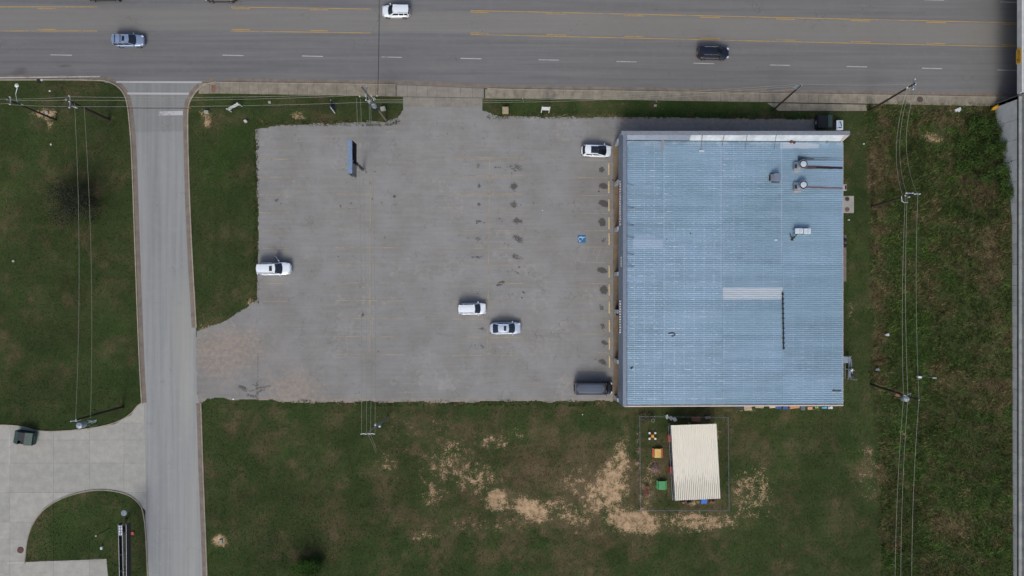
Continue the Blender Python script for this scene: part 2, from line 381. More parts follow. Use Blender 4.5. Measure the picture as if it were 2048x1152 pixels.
m_glass = M('dark_glass', srgb(22, 30, 42), .08, 0, .1, 2, coat=1.0)
m_tyre = M('rubber', srgb(24, 24, 25), .85)
m_rim = M('alloy_rim', srgb(170, 175, 182), .3, .8)
m_black = M('black_plastic', srgb(26, 27, 30), .6)
m_red = M('red_lens', srgb(150, 28, 26), .25)
m_lamp = M('clear_lens', srgb(205, 212, 220), .15, .2)
m_chrome = M('chrome', srgb(190, 196, 204), .2, .9)
m_rust = mat_streak('rust_streak', srgb(88, 58, 52), srgb(120, 98, 98))
m_soot = mat_streak('dark_streak', srgb(44, 40, 46), srgb(74, 66, 72))
m_grey = mat_streak('grey_streak', srgb(84, 98, 112), srgb(108, 124, 142))
m_leaf = mat_leaf('foliage')

# ------------------------------------------------------------------ outlines, in photo pixels on the ground
BR = 1228
LOT = [(512, 256), (560, 251), (640, 248), (705, 246), (770, 243), (795, 238), (806, 222), (807, 209), (964, 209), (967, 222), (985, 229), (1010, 233),
       (1240, 234), (1440, 237), (1630, 240), (1634, 300), (BR, 300), (BR, 801), (1150, 803), (1040, 802), (900, 804), (700, 804), (600, 806), (540, 800), (480, 799), (440, 796),
       (415, 799), (402, 808), (396, 808), (394, 740), (392, 662), (430, 651), (470, 631), (500, 612), (514, 600), (517, 500), (515, 380)]
STREET = [(196, 150), (450, 152), (430, 163), (404, 170), (386, 190), (375, 212), (376, 300), (382, 480), (392, 650), (398, 800), (405, 900), (415, 1160), (418, 1260),
          (299, 1260), (295, 1152), (290, 1022), (284, 800), (278, 700), (270, 480), (264, 300), (258, 225), (250, 190), (232, 168), (210, 160)]
YARD = [(-220, 850), (0, 850), (45, 853), (70, 862), (100, 864), (140, 862), (180, 858), (230, 848), (262, 830), (276, 811), (283, 807), (288, 807), (291, 900), (293, 1022),
        (288, 1018), (272, 998), (250, 986), (230, 980), (212, 979), (175, 981), (130, 993), (90, 1015), (66, 1045), (54, 1080), (50, 1124), (213, 1118), (216, 1152), (222, 1260), (-220, 1260)]
ISLE_L = [(0, 0)]
def walk_top(x): return np.interp(x, [395, 430, 750, 830, 1000, 1400, 1730, 2040, 2300], [166, 165, 169, 171, 178.5, 185, 190, 195.5, 200])
def walk_bot(x): return np.interp(x, [395, 430, 790, 1000, 1530, 1730, 2040, 2300], [188, 187, 193, 196.5, 204.5, 207.5, 214, 219])
def road_mid(x):  # the lower yellow line
    return np.interp(x, [-2500, 0, 460, 742, 941, 2045, 4500], [62, 62, 62, 66, 69, 94, 149])
WALK = [(x, walk_top(x)) for x in range(395, 2060, 30)]+[(x, walk_bot(x)) for x in range(2055, 394, -30)]
WIDE = [(1530, 200), (1734, 204), (1732, 222), (1556, 222), (1545, 214)]
BLDG = [(1236, 285), (1680, 285), (1680, 800), (1236, 800)]
WEED_X = lambda py: np.interp(py, [205, 240, 300, 420, 560, 700, 760, 800, 880, 1152, 1300], [1728, 1733, 1733, 1740, 1744, 1747, 1742, 1750, 1757, 1762, 1765])

# ------------------------------------------------------------------ the ground
WALLX = 74.2
def berm(X, Y):
    zt = np.interp(Y, [-60, -20, 10, 14, 18, 22, 26, 28.5], [4.0, 3.8, 3.7, 3.2, 2.2, 1.3, .4, 0.0])
    wd = np.interp(Y, [-60, 10, 26], [10.5, 9.5, 3.0])
    return zt*sstep(0, 1, (X-(WALLX-wd))/wd)*(X < WALLX+.6)
fine_x = np.arange(-90, 2120, 3.0); fine_y = np.arange(-60, 1220, 3.0)
gxs = np.concatenate([[-40000, -12000, -4000, -1500, -500], fine_x, [2300, 2700, 4000, 9000, 40000]])
gys = np.concatenate([[-40000, -12000, -4000, -1500, -400], fine_y, [1400, 1900, 3000, 9000, 40000]])
gx, gy = grid_px(gxs, gys)
def ground_fields(px, py):
    n1 = fbm(px, py, .012, 4, 1); n2 = fbm(px, py, .05, 4, 2); n3 = fbm(px, py, .02, 3, 8)
    dirt = np.zeros(px.shape)
    weeds = sstep(-3, 3, px-WEED_X(py))*(py > 205)
    B = [(1062, 1018, 58, 30, 1.0, .35), (995, 1000, 36, 34, .95, 0), (1225, 975, 42, 72, .95, .1), (1210, 985, 70, 52, .8, -.5), (1268, 1042, 78, 34, 1.0, .1), (1240, 925, 26, 60, .8, .15),
         (1150, 1030, 62, 30, .7, 0), (1110, 1015, 60, 30, .6, 0), (1150, 960, 50, 52, .55, 0), (1400, 1044, 110, 26, .78, 0), (1330, 1042, 60, 26, .6, 0), (1505, 985, 62, 72, .62, 0), (1515, 965, 30, 30, .5, 0),
         (905, 925, 80, 55, .58, 0), (900, 895, 60, 30, .55, 0), (870, 960, 45, 70, .5, 0), (985, 885, 50, 26, .55, 0), (1035, 868, 28, 22, .5, 0), (955, 955, 70, 50, .62, 0), (855, 995, 28, 26, .55, 0), (850, 1072, 34, 14, .6, 0),
         (1250, 880, 22, 40, .5, 0), (770, 930, 40, 40, .5, 0), (440, 1081, 20, 18, .95, 0), (90, 228, 34, 16, .8, 0), (100, 243, 10, 22, .7, 0), (597, 232, 24, 13, .7, 0), (414, 240, 14, 26, .7, 0), (410, 226, 20, 12, .6, 0),
         (1866, 276, 34, 17, .8, .1), (1735, 940, 34, 95, .48, 0), (880, 850, 40, 30, .42, 0), (1180, 1065, 70, 18, .35, 0), (1000, 1050, 160, 30, .42, 0), (1295, 985, 26, 60, .6, 0), (1305, 940, 26, 30, .55, 0), (1432, 870, 14, 50, .55, 0),
         (405, 655, 22, 10, .7, 0), (505, 605, 16, 12, .7, 0), (1800, 205, 60, 12, .35, 0), (1880, 218, 120, 10, .5, 0), (1740, 400, 12, 90, .35, 0), (1400, 1005, 60, 10, .6, 0), (1275, 920, 8, 110, .5, 0), (1700, 620, 14, 40, .4, 0), (800, 865, 60, 60, .35, 0), (1640, 815, 60, 9, .5, 0), (1490, 820, 50, 8, .5, 0)]
    for cx, cy, rx, ry, st, ro in B: dirt = np.maximum(dirt, st*np.clip(ell(px, py, cx, cy, rx*1.25, ry*1.25, ro)*1.45, 0, 1))
    back = (py > 800) & (px > 396) & (px < 1770)
    dry = .27+.45*(n3-.5)*2*.7+.35*(n2-.5)
    dry = dry+np.where(back, .42*ell(px, py, 1150, 970, 480, 190)+.03, 0)
    dry += .35*ell(px, py, 420, 470, 60, 160)*sstep(.45, .6, n1)
    dry += .17*sstep(.42, .72, fbm(px, py, .03, 5, 71))*(1-weeds)
    dirt = np.maximum(dirt, .46*(1-np.abs(py-806)/7).clip(0, 1)*((px > 560) & (px < 1232)))
    dirt = np.maximum(dirt, .42*(1-np.abs(py-247)/6).clip(0, 1)*((px > 520) & (px < 800)))
    dry += .35*((px > 1000) & (px < 1250) & (py > 205) & (py < 236))*sstep(225, 233, py)
    dry += weeds*(.06+.55*(fbm(px*1.6, py*.6, .012, 3, 21)-.42)+.5*ell(px, py, 1755, 500, 26, 330)+.45*ell(px, py, 1930, 770, 90, 70)+.4*ell(px, py, 1890, 1040, 60, 60)+.4*ell(px, py, 1950, 500, 30, 140)+.4*ell(px, py, 1950, 380, 50, 60))
    dry += .5*((px < 395) & (px > 370) & (py > 240))*0
    lush = .35+.8*(n1-.5)+.5*ell(px, py, 480, 1120, 120, 60)*0
    lush += .5*ell(px, py, 1050, 850, 230, 70)+.5*ell(px, py, 1000, 1110, 500, 60)+.6*ell(px, py, 450, 330, 60, 130)+.5*((px > 1240) & (px < 1630) & (py > 200) & (py < 236))
    lush += .4*ell(px, py, 130, 1060, 110, 90)+.3*ell(px, py, 240, 780, 80, 90)
    lush = lush*(1-weeds*.6)+weeds*.5*sstep(.5, .7, fbm(px, py, .03, 3, 51))
    mow = fbm(px*.06, py, .09, 3, 61)*(back | (px < 300))+fbm(px, py*.06, .09, 3, 62)*(~(back | (px < 300)))
    tone = .5+.16*(n2-.5)+.24*(n1-.5)+.03+.16*(mow-.5)*(1-weeds)+.14*(fbm(px, py, .16, 3, 63)-.5)+.18*weeds*(fbm(px, py, .09, 3, 64)-.5)
    # paler olive regrowth, worn track beside the fence, darker grass patches
    tone += .07*ell(px, py, 1712, 690, 26, 120)+.05*ell(px, py, 1708, 330, 24, 120)+.05*ell(px, py, 440, 960, 120, 160)+.06*ell(px, py, 1715, 600, 30, 250)
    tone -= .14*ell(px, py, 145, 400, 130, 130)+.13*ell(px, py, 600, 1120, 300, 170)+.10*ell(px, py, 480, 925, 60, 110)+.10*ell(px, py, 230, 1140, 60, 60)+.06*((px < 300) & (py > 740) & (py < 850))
    tone -= .10*seg(px, py, 1270, 825, 1273, 1015, 6)
    return dirt, np.clip(dry, 0, 1), np.clip(tone, 0, 1), np.clip(lush, 0, 1), weeds
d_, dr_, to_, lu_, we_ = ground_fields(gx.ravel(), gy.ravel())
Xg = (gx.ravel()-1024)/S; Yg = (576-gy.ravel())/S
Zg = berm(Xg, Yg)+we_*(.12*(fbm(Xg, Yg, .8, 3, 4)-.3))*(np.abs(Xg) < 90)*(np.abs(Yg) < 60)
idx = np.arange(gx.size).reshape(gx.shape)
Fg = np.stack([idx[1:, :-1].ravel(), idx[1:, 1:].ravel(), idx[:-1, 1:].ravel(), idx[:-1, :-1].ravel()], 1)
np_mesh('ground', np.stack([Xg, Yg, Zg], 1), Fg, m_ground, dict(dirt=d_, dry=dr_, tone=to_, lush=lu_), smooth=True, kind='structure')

# ------------------------------------------------------------------ main road, street, lot
xs = np.concatenate([np.arange(-3200, -100, 100), np.arange(-100, 2160, 12.0), np.arange(2200, 4400, 100)])
vs_ = np.arange(-150, 102.6, 4.0); vs_[-1] = 102
GX, VV = np.meshgrid(xs, vs_); GY = road_mid(GX)+VV
GY[-1, :] = np.where((xs > 396), walk_top(np.clip(xs, 395, 2300))-.5+np.where(xs > 2300, (xs-2300)*.0226, 0), np.where(xs < 205, 159.5, 166))
tone = np.full(GX.shape, .5); turn = sstep(-48, -44, VV)*(1-sstep(-4, 0, VV))
for c in (24, 72, -72, -120):
    tone -= (.045*np.exp(-((VV-c-11)/5)**2)+.045*np.exp(-((VV-c+11)/5)**2)+.02*np.exp(-((VV-c)/3)**2))*(.6+.8*fbm(GX*.2, GY, .05, 3, 17))
tone += .045*turn-.03*sstep(30, 90, VV)*(1-sstep(94, 99, VV))*.5+.05*sstep(95, 101, VV)
tone += .05*(fbm(GX*.25, GY, .03, 4, 3)-.5)+.045*sstep(400, 800, GX)*(1-sstep(1150, 1250, GX))
tone -= .03*sstep(400, 0, GX)*sstep(0, 60, VV)
stain = 1.1*ell(GX, GY, 130, 132, 30, 6)+1.0*ell(GX, GY, 42, 140, 26, 14)+.6*ell(GX, GY, 20, 148, 60, 8)+.35*ell(GX, GY, 1460, 155, 150, 12)
i2 = np.arange(GX.size).reshape(GX.shape)
F2 = np.stack([i2[1:, :-1].ravel(), i2[1:, 1:].ravel(), i2[:-1, 1:].ravel(), i2[:-1, :-1].ravel()], 1)
np_mesh('main_road', np.stack([(GX.ravel()-1024)/S, (576-GY.ravel())/S, np.full(GX.size, .016)], 1), F2, m_road,
        dict(tone=tone.ravel(), warm=(turn*.9+.3*sstep(900, 1300, GX)).ravel(), stain=stain.ravel()), kind='structure')

def street_f(X, Y):
    c = (X-(np.interp(Y, [200, 1152], [317, 355]))); t = .5+.05*(fbm(X, Y*.2, .05, 4, 6)-.5)
    t -= .05*np.exp(-((c+22)/7)**2)+.03*np.exp(-((c-18)/7)**2)
    t -= .16*(1-sstep(262, 266, Y+.03*(X-300)))                 # darker overlay at the junction
    t += .05*sstep(500, 800, Y)+.03*np.exp(-((c-30)/12)**2)*sstep(600, 800, Y)
    t -= .03*((c < 3) & (Y > 265) & (Y < 503))
    warm = .9*sstep(480, 640, Y)*np.exp(-((c-30)/20)**2)*(1-.6*sstep(760, 900, Y))+.2*(Y < 260)
    st = .9*ell(X, Y, 315, 411, 4, 5)+.5*seg(X, Y, 292, 640, 296, 700, 2.5)+.7*seg(X, Y, 305, 200, 315, 222, 2.2)+.7*seg(X, Y, 338, 188, 341, 214, 2.4)
    return dict(tone=t, warm=warm, stain=st)
sheet('side_street', STREET, 2.2, .012, m_street, street_f)

STALL_Y = [318.5, 354.5, 390, 426, 461.5, 497, 532, 567.5, 603, 638.5, 675, 711]
OIL = [(1206, 338, 9, 8, .9), (1206, 373, 10, 10, 1.1), (1207, 408, 12, 10, 1.4), (1206, 444, 10, 11, 1.2), (1206, 482, 8, 8, .6), (1203, 541, 12, 9, 1.2), (1209, 579, 11, 11, 1.3), (1204, 616, 9, 8, .6), (1206, 652, 8, 10, .7), (1207, 687, 9, 9, .8), (1203, 725, 12, 11, .8),
       (1034, 336, 12, 12, .8), (1022, 334, 7, 5, .6), (1030, 371, 14, 11, .95), (1030, 408, 15, 10, .8), (1035, 442, 15, 8, .95), (1033, 478, 15, 12, .9), (1032, 515, 15, 11, .8), (1032, 547, 13, 8, .6), (1045, 586, 5, 4, 1.0), (1046, 594, 3, 3, 1), (1027, 588, 6, 6, .6), (1015, 590, 4, 6, .6),
       (956, 332, 5, 8, .8), (959, 371, 5, 8, .9), (959, 408, 6, 6, .9), (957, 443, 11, 7, .7), (955, 478, 10, 9, .7), (955, 515, 11, 7, .7), (944, 515, 4, 3, .9), (937, 475, 4, 4, .7), (994, 335, 8, 4, .7), (1004, 510, 6, 5, .6), (995, 440, 8, 8, .45), (965, 657, 7, 5, .9), (962, 693, 8, 5, .7), (952, 585, 9, 4, .5), (1030, 693, 4, 5, .5),
       (551, 402, 5, 9, .8), (534, 406, 3, 3, .8), (563, 406, 3, 3, .7), (789, 393, 5, 5, 1.1), (742, 366, 5, 4, .9), (762, 407, 4, 4, .8), (747, 396, 4, 4, .8), (683, 411, 5, 4, .8), (702, 406, 4, 3, .8), (764, 403, 3, 4, .6), (669, 401, 4, 5, .6), (771, 474, 4, 4, .8), (752, 475, 3, 4, .7), (587, 441, 6, 4, .6),
       (897, 266, 3, 3, .9), (725, 630, 4, 8, 1.0), (676, 514, 3, 3, .9), (758, 702, 4, 3, .8), (649, 569, 2, 2, .8), (648, 568, 3, 3, .5), (783, 565, 5, 3, .5), (777, 678, 2, 2, .7), (735, 344, 5, 3, .7), (748, 344, 4, 3, .7), (484, 775, 14, 6, .9), (1033, 350, 3, 3, .5), (930, 380, 3, 3, .4), (886, 372, 3, 3, .3)]
def lot_f(X, Y):
    d = np.full(X.shape, -.2)
    for cx, cy, rx, ry, st in OIL: k_ = math.sin(cx*12.9+cy*7.3)*2.2; d = np.maximum(d, st*(1.45 if cx > 1195 else 1.15)*np.clip(ell(X, Y, cx+k_, cy-k_*.6, rx*(1.15+.12*k_), ry*(1.0-.1*k_), k_*.25)*1.45, 0, 1))
    for a in [(478, 774, 492, 782, 6), (492, 784, 508, 780, 3), (514, 766, 515, 800, 7), (515, 776, 540, 772, 5), (515, 784, 528, 779, 7), (494, 790, 514, 794, 8), (505, 769, 515, 773, 3)]: d = np.maximum(d, .95*seg(X, Y, *a))
    rr = np.random.default_rng(5)
    for cx, cy, rx, ry, st in OIL:
        if rx >= 7 and cy < 740:
            for _ in range(6 if cx < 1100 else 3):
                ox, oy = rr.normal()*rx*.9, rr.normal()*ry*.6; q = rr.uniform(1.2, 3.2); d = np.maximum(d, rr.uniform(.7, 1.15)*np.clip(ell(X, Y, cx+ox, cy+oy, q*1.3, q)*1.6, 0, 1))
    d = np.maximum(d, 1.25*np.clip(ell(X, Y, 1001, 567, 13, 5.5, -.45)*2.2, 0, 1))
    d = np.maximum(d, .95*seg(X, Y, 516, 703, 515, 792, 2.2))
    for a in [(514, 250, 515, 600), (753, 330, 753, 800), (514, 600, 514, 700)]: d = np.maximum(d, .52*seg(X, Y, *a, 2.0))
    for y in (316, 390, 415, 490, 727, 690): d = np.maximum(d, .36*seg(X, Y, 690, y, 1215, y+3, 1.6))
    for a in [(576, 300, 600, 275), (600, 275, 640, 258), (576, 335, 592, 310), (592, 310, 625, 285), (625, 285, 690, 268), (720, 665, 745, 672), (745, 672, 790, 664), (605, 540, 625, 610), (1084, 365, 1120, 365), (1080, 368, 1100, 362), (1170, 535, 1198, 540), (1198, 540, 1214, 552)]:
        d = np.maximum(d, .5*seg(X, Y, *a, 2.0))
    d = np.maximum(d, .33*ell(X, Y, 1097, 328, 26, 18)*1.5)
    for cx, cy, rr, a0, a1 in [(760, 640, 40, 20, 160), (1185, 560, 30, 230, 330), (650, 390, 122, 195, 255), (655, 400, 126, 196, 250), (1180, 262, 40, 200, 330), (560, 640, 60, -70, 0), (870, 720, 90, 30, 110), (740, 770, 70, -80, 0)]:
        an = (np.degrees(np.arctan2(Y-cy, X-cx))+360) % 360; inn = ((an-a0) % 360) < (a1-a0); d = np.maximum(d, np.where(inn, .52*np.clip(1-np.abs(np.hypot(X-cx, Y-cy)-rr)/2.0, 0, 1), 0))
    so = 1.2*ell(X, Y, 455, 690, 120, 60)+.8*ell(X, Y, 430, 740, 120, 90)+.7*ell(X, Y, 600, 790, 130, 40)+.8*ell(X, Y, 585, 765, 90, 50)
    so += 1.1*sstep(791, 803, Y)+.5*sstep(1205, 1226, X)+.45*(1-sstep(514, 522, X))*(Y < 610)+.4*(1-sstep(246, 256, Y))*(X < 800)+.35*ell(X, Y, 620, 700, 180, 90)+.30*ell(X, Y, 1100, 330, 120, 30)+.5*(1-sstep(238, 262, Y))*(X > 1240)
    n = fbm(X, Y, .018, 4, 12)
    pale = .5*ell(X, Y, 1060, 700, 240, 90)+.4*ell(X, Y, 900, 770, 200, 40)+.5*sstep(.55, .75, n)+.35*ell(X, Y, 715, 400, 60, 25)+.3*ell(X, Y, 705, 440, 60, 16)
    t = .5+.06*(fbm(X, Y, .012, 3, 14)-.5)+.05*ell(X, Y, 850, 300, 260, 140)+.05*ell(X, Y, 850, 450, 350, 250)
    t -= .08*(X > 1240)*(Y < 300)+.03*sstep(700, 520, X)-.02  # strip north of the shop: shade and dirt both painted into the tone
    t += .05*ell(X, Y, 1080, 640, 260, 200)-.03*sstep(1150, 1220, X)
    t += .03*(fbm(X, Y*.3, .05, 3, 4)-.5)
    return dict(stain=d, soil=np.clip(so, 0, 1.2), pale=pale, tone=t)
sheet('parking_lot', LOT, 1.7, .020, m_lot, lot_f, rag=3.2)

# ------------------------------------------------------------------ kerbs, gutters, slabs
def ribbon(name, pts_px, w_, z0, z1, mat, off=0.0, kind='structure'):
    """raised strip along a polyline (photo pixels), width in metres, offset to its left"""
    p = [Vector((*XY(*q), 0)) for q in pts_px]
    # resample smoothly
    mb = MB(); L = []; Rr = []
    for i, q in enumerate(p):
        a = p[max(0, i-1)]; b = p[min(len(p)-1, i+1)]; d = (b-a).normalized(); n = Vector((-d.y, d.x, 0))
        L.append(q+n*(off+w_/2)); Rr.append(q+n*(off-w_/2))
    n = len(p); vs = []
    for l, r in zip(L, Rr): vs += [(l.x, l.y, z0), (l.x, l.y, z1), (r.x, r.y, z1), (r.x, r.y, z0)]
    fs = []
    for i in range(n-1):
        a = i*4; b = a+4; fs += [(a+1, a, b, b+1), (a+2, a+1, b+1, b+2), (a+3, a+2, b+2, b+3)]
    fs += [(0, 1, 2, 3), (n*4-1, n*4-2, n*4-3, n*4-4)]
    mb.add(vs, fs); o = mb.build(name, mat)
    if kind: o['kind'] = kind
    return o
def smooth_pts(pts, it=2):
    for _ in range(it):
        q = [pts[0]]
        for a, b in zip(pts[:-1], pts[1:]):
            q += [(a[0]*.75+b[0]*.25, a[1]*.75+b[1]*.25), (a[0]*.25+b[0]*.75, a[1]*.25+b[1]*.75)]
        pts = q+[pts[-1]]
    return pts
K_W = smooth_pts([(-400, 161.5), (0, 160), (200, 159.5), (226, 166), (246, 182), (255, 205), (259, 240), (264, 300), (270, 480), (278, 700), (284, 806)])
K_E = smooth_pts([(432, 164), (405, 170), (387, 189), (376, 212), (376, 260), (378, 350), (383, 480), (393, 655)])
K_E2 = smooth_pts([(402, 806), (404, 860), (406, 930), (415, 1160), (418, 1260)])
K_ISLE = smooth_pts([(50, 1126), (54, 1080), (66, 1045), (90, 1015), (130, 993), (175, 981), (212, 979), (250, 986), (272, 998), (290, 1023), (296, 1152), (299, 1260)])
K_YARD = smooth_pts([(-220, 849), (0, 849), (45, 852), (70, 861), (100, 863), (140, 861), (180, 857), (230, 847), (262, 829), (276, 810), (284, 806)])
ribbon('kerb', K_W, .16, 0, .13, m_kerb); ribbon('kerb', K_E, .16, 0, .13, m_kerb); ribbon('kerb', K_E2, .16, 0, .13, m_kerb)
ribbon('kerb', K_ISLE, .16, 0, .13, m_kerb); ribbon('kerb', K_YARD, .14, 0, .12, m_kerb)
ribbon('gutter', K_W, .62, .01, .023, m_gutter, off=.42); ribbon('gutter', K_E, .62, .01, .023, m_gutter, off=-.42)
ribbon('gutter', K_E2, .62, .01, .0235, m_gutter, off=-.42)
KW = [(x, walk_top(x)) for x in range(432, 800, 30)]; ribbon('kerb', KW, .16, 0, .13, m_kerb)
KW = [(x, walk_top(x)) for x in range(975, 2300, 30)]; ribbon('kerb', KW, .16, 0, .13, m_kerb)
KN = [(x, road_mid(x)-150.5) for x in range(-3200, 4300, 100)]; ribbon('kerb', KN, .16, 0, .13, m_kerb)
ribbon('gutter', [(x, walk_top(x)-5) for x in range(450, 2300, 30)], .55, .012, .024, m_gutter)

def slabs(owner_name, quads, z0, z1, mat, bed=None):
    o = thing(owner_name, None, None); o['kind'] = 'structure'
    if bed: MB().prism(bed, z0, z1-.03).build('joint_bed', m_joint, o)
    for q in quads:
        if len(q) >= 3: MB().prism(q, z0, z1).build('slab', mat, o)
    return o
def inset(q, g):
    c = Vector((sum(p[0] for p in q)/len(q), sum(p[1] for p in q)/len(q)))
    r = []
    for p in q:
        v = c-Vector(p); r.append((p[0]+math.copysign(min(g, abs(v.x)), v.x), p[1]+math.copysign(min(g, abs(v.y)), v.y)))
    return r
def walkquads(xl, topf, botf):
    out = []
    for a, b in zip(xl[:-1], xl[1:]):
        q = [XY(a, topf(a)+1), XY(b, topf(b)+1), XY(b, botf(b)), XY(a, botf(a))]; out.append(inset(q, .012))
    return out
wx = list(np.arange(440, 791, 19.5))+[792]
slabs('sidewalk', walkquads([398, 420]+wx, walk_top, walk_bot), -.02, .125, m_walk)
wx = list(np.arange(970, 2060, 19.6))
slabs('sidewalk', walkquads(wx, walk_top, walk_bot), -.02, .125, m_walk)
slabs('sidewalk', [inset([XY(a, 206.5+.016*(a-1545)), XY(b, 206.5+.016*(b-1545)), XY(b, 222), XY(max(a, 1556) if a < 1550 else a, 222)], .012) for a, b in zip([1534, 1570, 1610, 1650, 1692], [1570, 1610, 1650, 1692, 1733])], -.02, .122, m_walk)
aw = [793, 815, 833, 855, 874, 898, 921, 945, 968]
slabs('driveway_apron', walkquads(aw, lambda x: walk_top(x)-1, walk_bot)+[inset([XY(a, walk_bot(a)+.5), XY(b, walk_bot(b)+.5), XY(b, 214.5), XY(a, 214.5)], .012) for a, b in zip([806, 838, 870, 902, 934], [838, 870, 902, 934, 965])], -.02, .06, m_apron)
MB().box(P(427, 177.5, .128), (8/S, 15/S, .012)).build('tactile_paving', M('brick_red_paver', srgb(122, 92, 80), .9))['kind'] = 'structure'

def clip_poly(poly, x0, y0, x1, y1):
    def cl(pts, f, inter):
        out = []
        for i in range(len(pts)):
            a = pts[i-1]; b = pts[i]
            if f(b):
                if not f(a): out.append(inter(a, b))
                out.append(b)
            elif f(a): out.append(inter(a, b))
        return out
    ix = lambda X: (lambda a, b: (X, a[1]+(b[1]-a[1])*(X-a[0])/(b[0]-a[0])))
    iy = lambda Y: (lambda a, b: (a[0]+(b[0]-a[0])*(Y-a[1])/(b[1]-a[1]), Y))
    for f, i in ((lambda p: p[0] >= x0, ix(x0)), (lambda p: p[0] <= x1, ix(x1)), (lambda p: p[1] >= y0, iy(y0)), (lambda p: p[1] <= y1, iy(y1))):
        if not poly: return []
        poly = cl(poly, f, i)
    return poly
yx = [-220, -110, -46, 20, 107, 179, 248, 293]; yy = [796, 846, 880, 926, 985, 1044, 1078, 1122, 1160, 1260]
ys_q = []
for a, b in zip(yx[:-1], yx[1:]):
    for c, d in zip(yy[:-1], yy[1:]):
        q = clip_poly(YARD, a+.12, c+.12, b-.12, d-.12)
        if len(q) >= 3:
            ar = abs(sum(q[i-1][0]*q[i][1]-q[i][0]*q[i-1][1] for i in range(len(q))))/2
            if ar > 30: ys_q.append([XY(*p) for p in q])
slabs('concrete_yard', ys_q, -.02, .03, m_slab)
sheet('yard_joint_bed', YARD, 4, .010, m_joint, lambda X, Y: {})
# sidewalk in front of the shop
bw = [252+i*27.4 for i in range(21)]
slabs('shop_walk', [inset([XY(1226.5, a), XY(1242, a), XY(1242, b), XY(1226.5, b)], .012) for a, b in zip([287]+bw[2:], bw[2:]+[801])], -.02, .11, m_bwalk)

# ------------------------------------------------------------------ painted markings
MARK = {}
def line(name, x0, y0, x1, y1, wd, mat, z=.028):
    a = P(x0, y0); b = P(x1, y1); d = (b-a).normalized(); n = Vector((-d.y, d.x, 0))*(wd/2)
    k = (name, mat.name)
    if k not in MARK: MARK[k] = (MB(), mat, name)
    o = Vector((0, 0, z)); MARK[k][0].quad(*[v+o for v in (a-n, b-n, b+n, a+n)])
for x0, x1, y in [(-70, -28, 109), (100, 144, 109.7), (445, 487, 110.3), (604, 646, 112), (763, 804, 114), (921, 963, 116.8), (1077, 1118, 119.5), (1233, 1273, 123), (1387, 1428, 126.5), (1540, 1580, 130), (1693, 1734, 133), (1844, 1884, 136.5), (1994, 2033, 140), (2145, 2185, 143),
                  (1848, 1888, -.5), (2000, 2036, 4), (1540, 1580, -8), (1693, 1734, -5), (1233, 1273, -15), (921, 963, -22)]:
    line('lane_line', x0, y, x1, y+.9, .13, m_whp)
for x0, x1 in [(-600, 195), (462, 742), (941, 2300)]:
    q = np.linspace(x0, x1, max(2, int((x1-x0)/60)))
    for a, b in zip(q[:-1], q[1:]):
        line('centre_line', a, road_mid(a)-48.2+.3*(a > 300), b, road_mid(b)-48.2+.3*(b > 300), .13, m_yel)
        line('centre_line', a, road_mid(a), b, road_mid(b), .13, m_yel)
for x0, x1 in [(75, 112), (464, 500), (620, 656), (941, 977), (1093, 1132), (1248, 1287), (1400, 1440), (1552, 1590), (1701, 1741), (1853, 1892), (2003, 2040)]:
    for off in (-44.9, -3.2): line('centre_line', x0, road_mid(x0)+off, x1, road_mid(x1)+off, .13, m_yel)
line('edge_line', -500, 158, 0, 155.6, .14, m_whp); line('edge_line', 0, 155.6, 200, 153.2, .16, m_whp)
line('crosswalk_line', 233, 164, 404, 164.5, .27, m_whf); line('crosswalk_line', 255, 187, 378, 187.5, .30, m_whf); line('stop_line', 318, 227, 366, 226, .66, m_whp)
for y in STALL_Y[:9]:
    line('stall_line', 517, y-.5, 579, y, .11, m_yelf)
for y in STALL_Y[2:]: line('stall_line', 671, y-2, 745 if y < 480 else 809, y-1.5, .11, m_yelf)
for i, y in enumerate(STALL_Y):
    line('stall_line', 905, y-.5, 1047, y-.5, .10, m_yelf)
    if i < 3: line('stall_line', 905, y-3.5, 1047, y-3.5, .08, m_yelf)
line('stall_line', 979.5, 318, 975, 711, .10, m_yelf); line('stall_line', 741, 350, 739, 711, .08, m_yelf)
for y in [320, 355.5, 391, 426.5, 461, 567, 597, 632, 668, 704, 740]: line('stall_line', 1156, y, 1215, y+.5, .10, m_yelf)
m_pale = mat_paint('pale_hatch_paint', srgb(160, 155, 144), .54)
for a in [(1155, 494, 1226, 494), (1155, 525.5, 1226, 525.5), (1155.5, 494, 1156, 526), (1226, 494, 1215, 526), (1214, 494, 1203, 526), (1202, 495, 1191, 526), (1190, 495, 1180, 526), (1178, 495, 1168, 526), (1166, 495, 1158, 522)]:
    line('hatch_line', *a, .09, m_pale)
line('stall_line', 753, 248, 783, 249, .1, m_pale); line('stall_line', 733, 242, 768, 245, .12, m_pale)
line('bay_line', 19.5, 858, 19, 928, .14, m_whp, .036); line('bay_line', 0, 1127, 50, 1125, .12, m_whp, .036)
for (nm, mn), (mb, mat, name) in MARK.items():
    mb.build(nm, mat)['kind'] = 'structure'
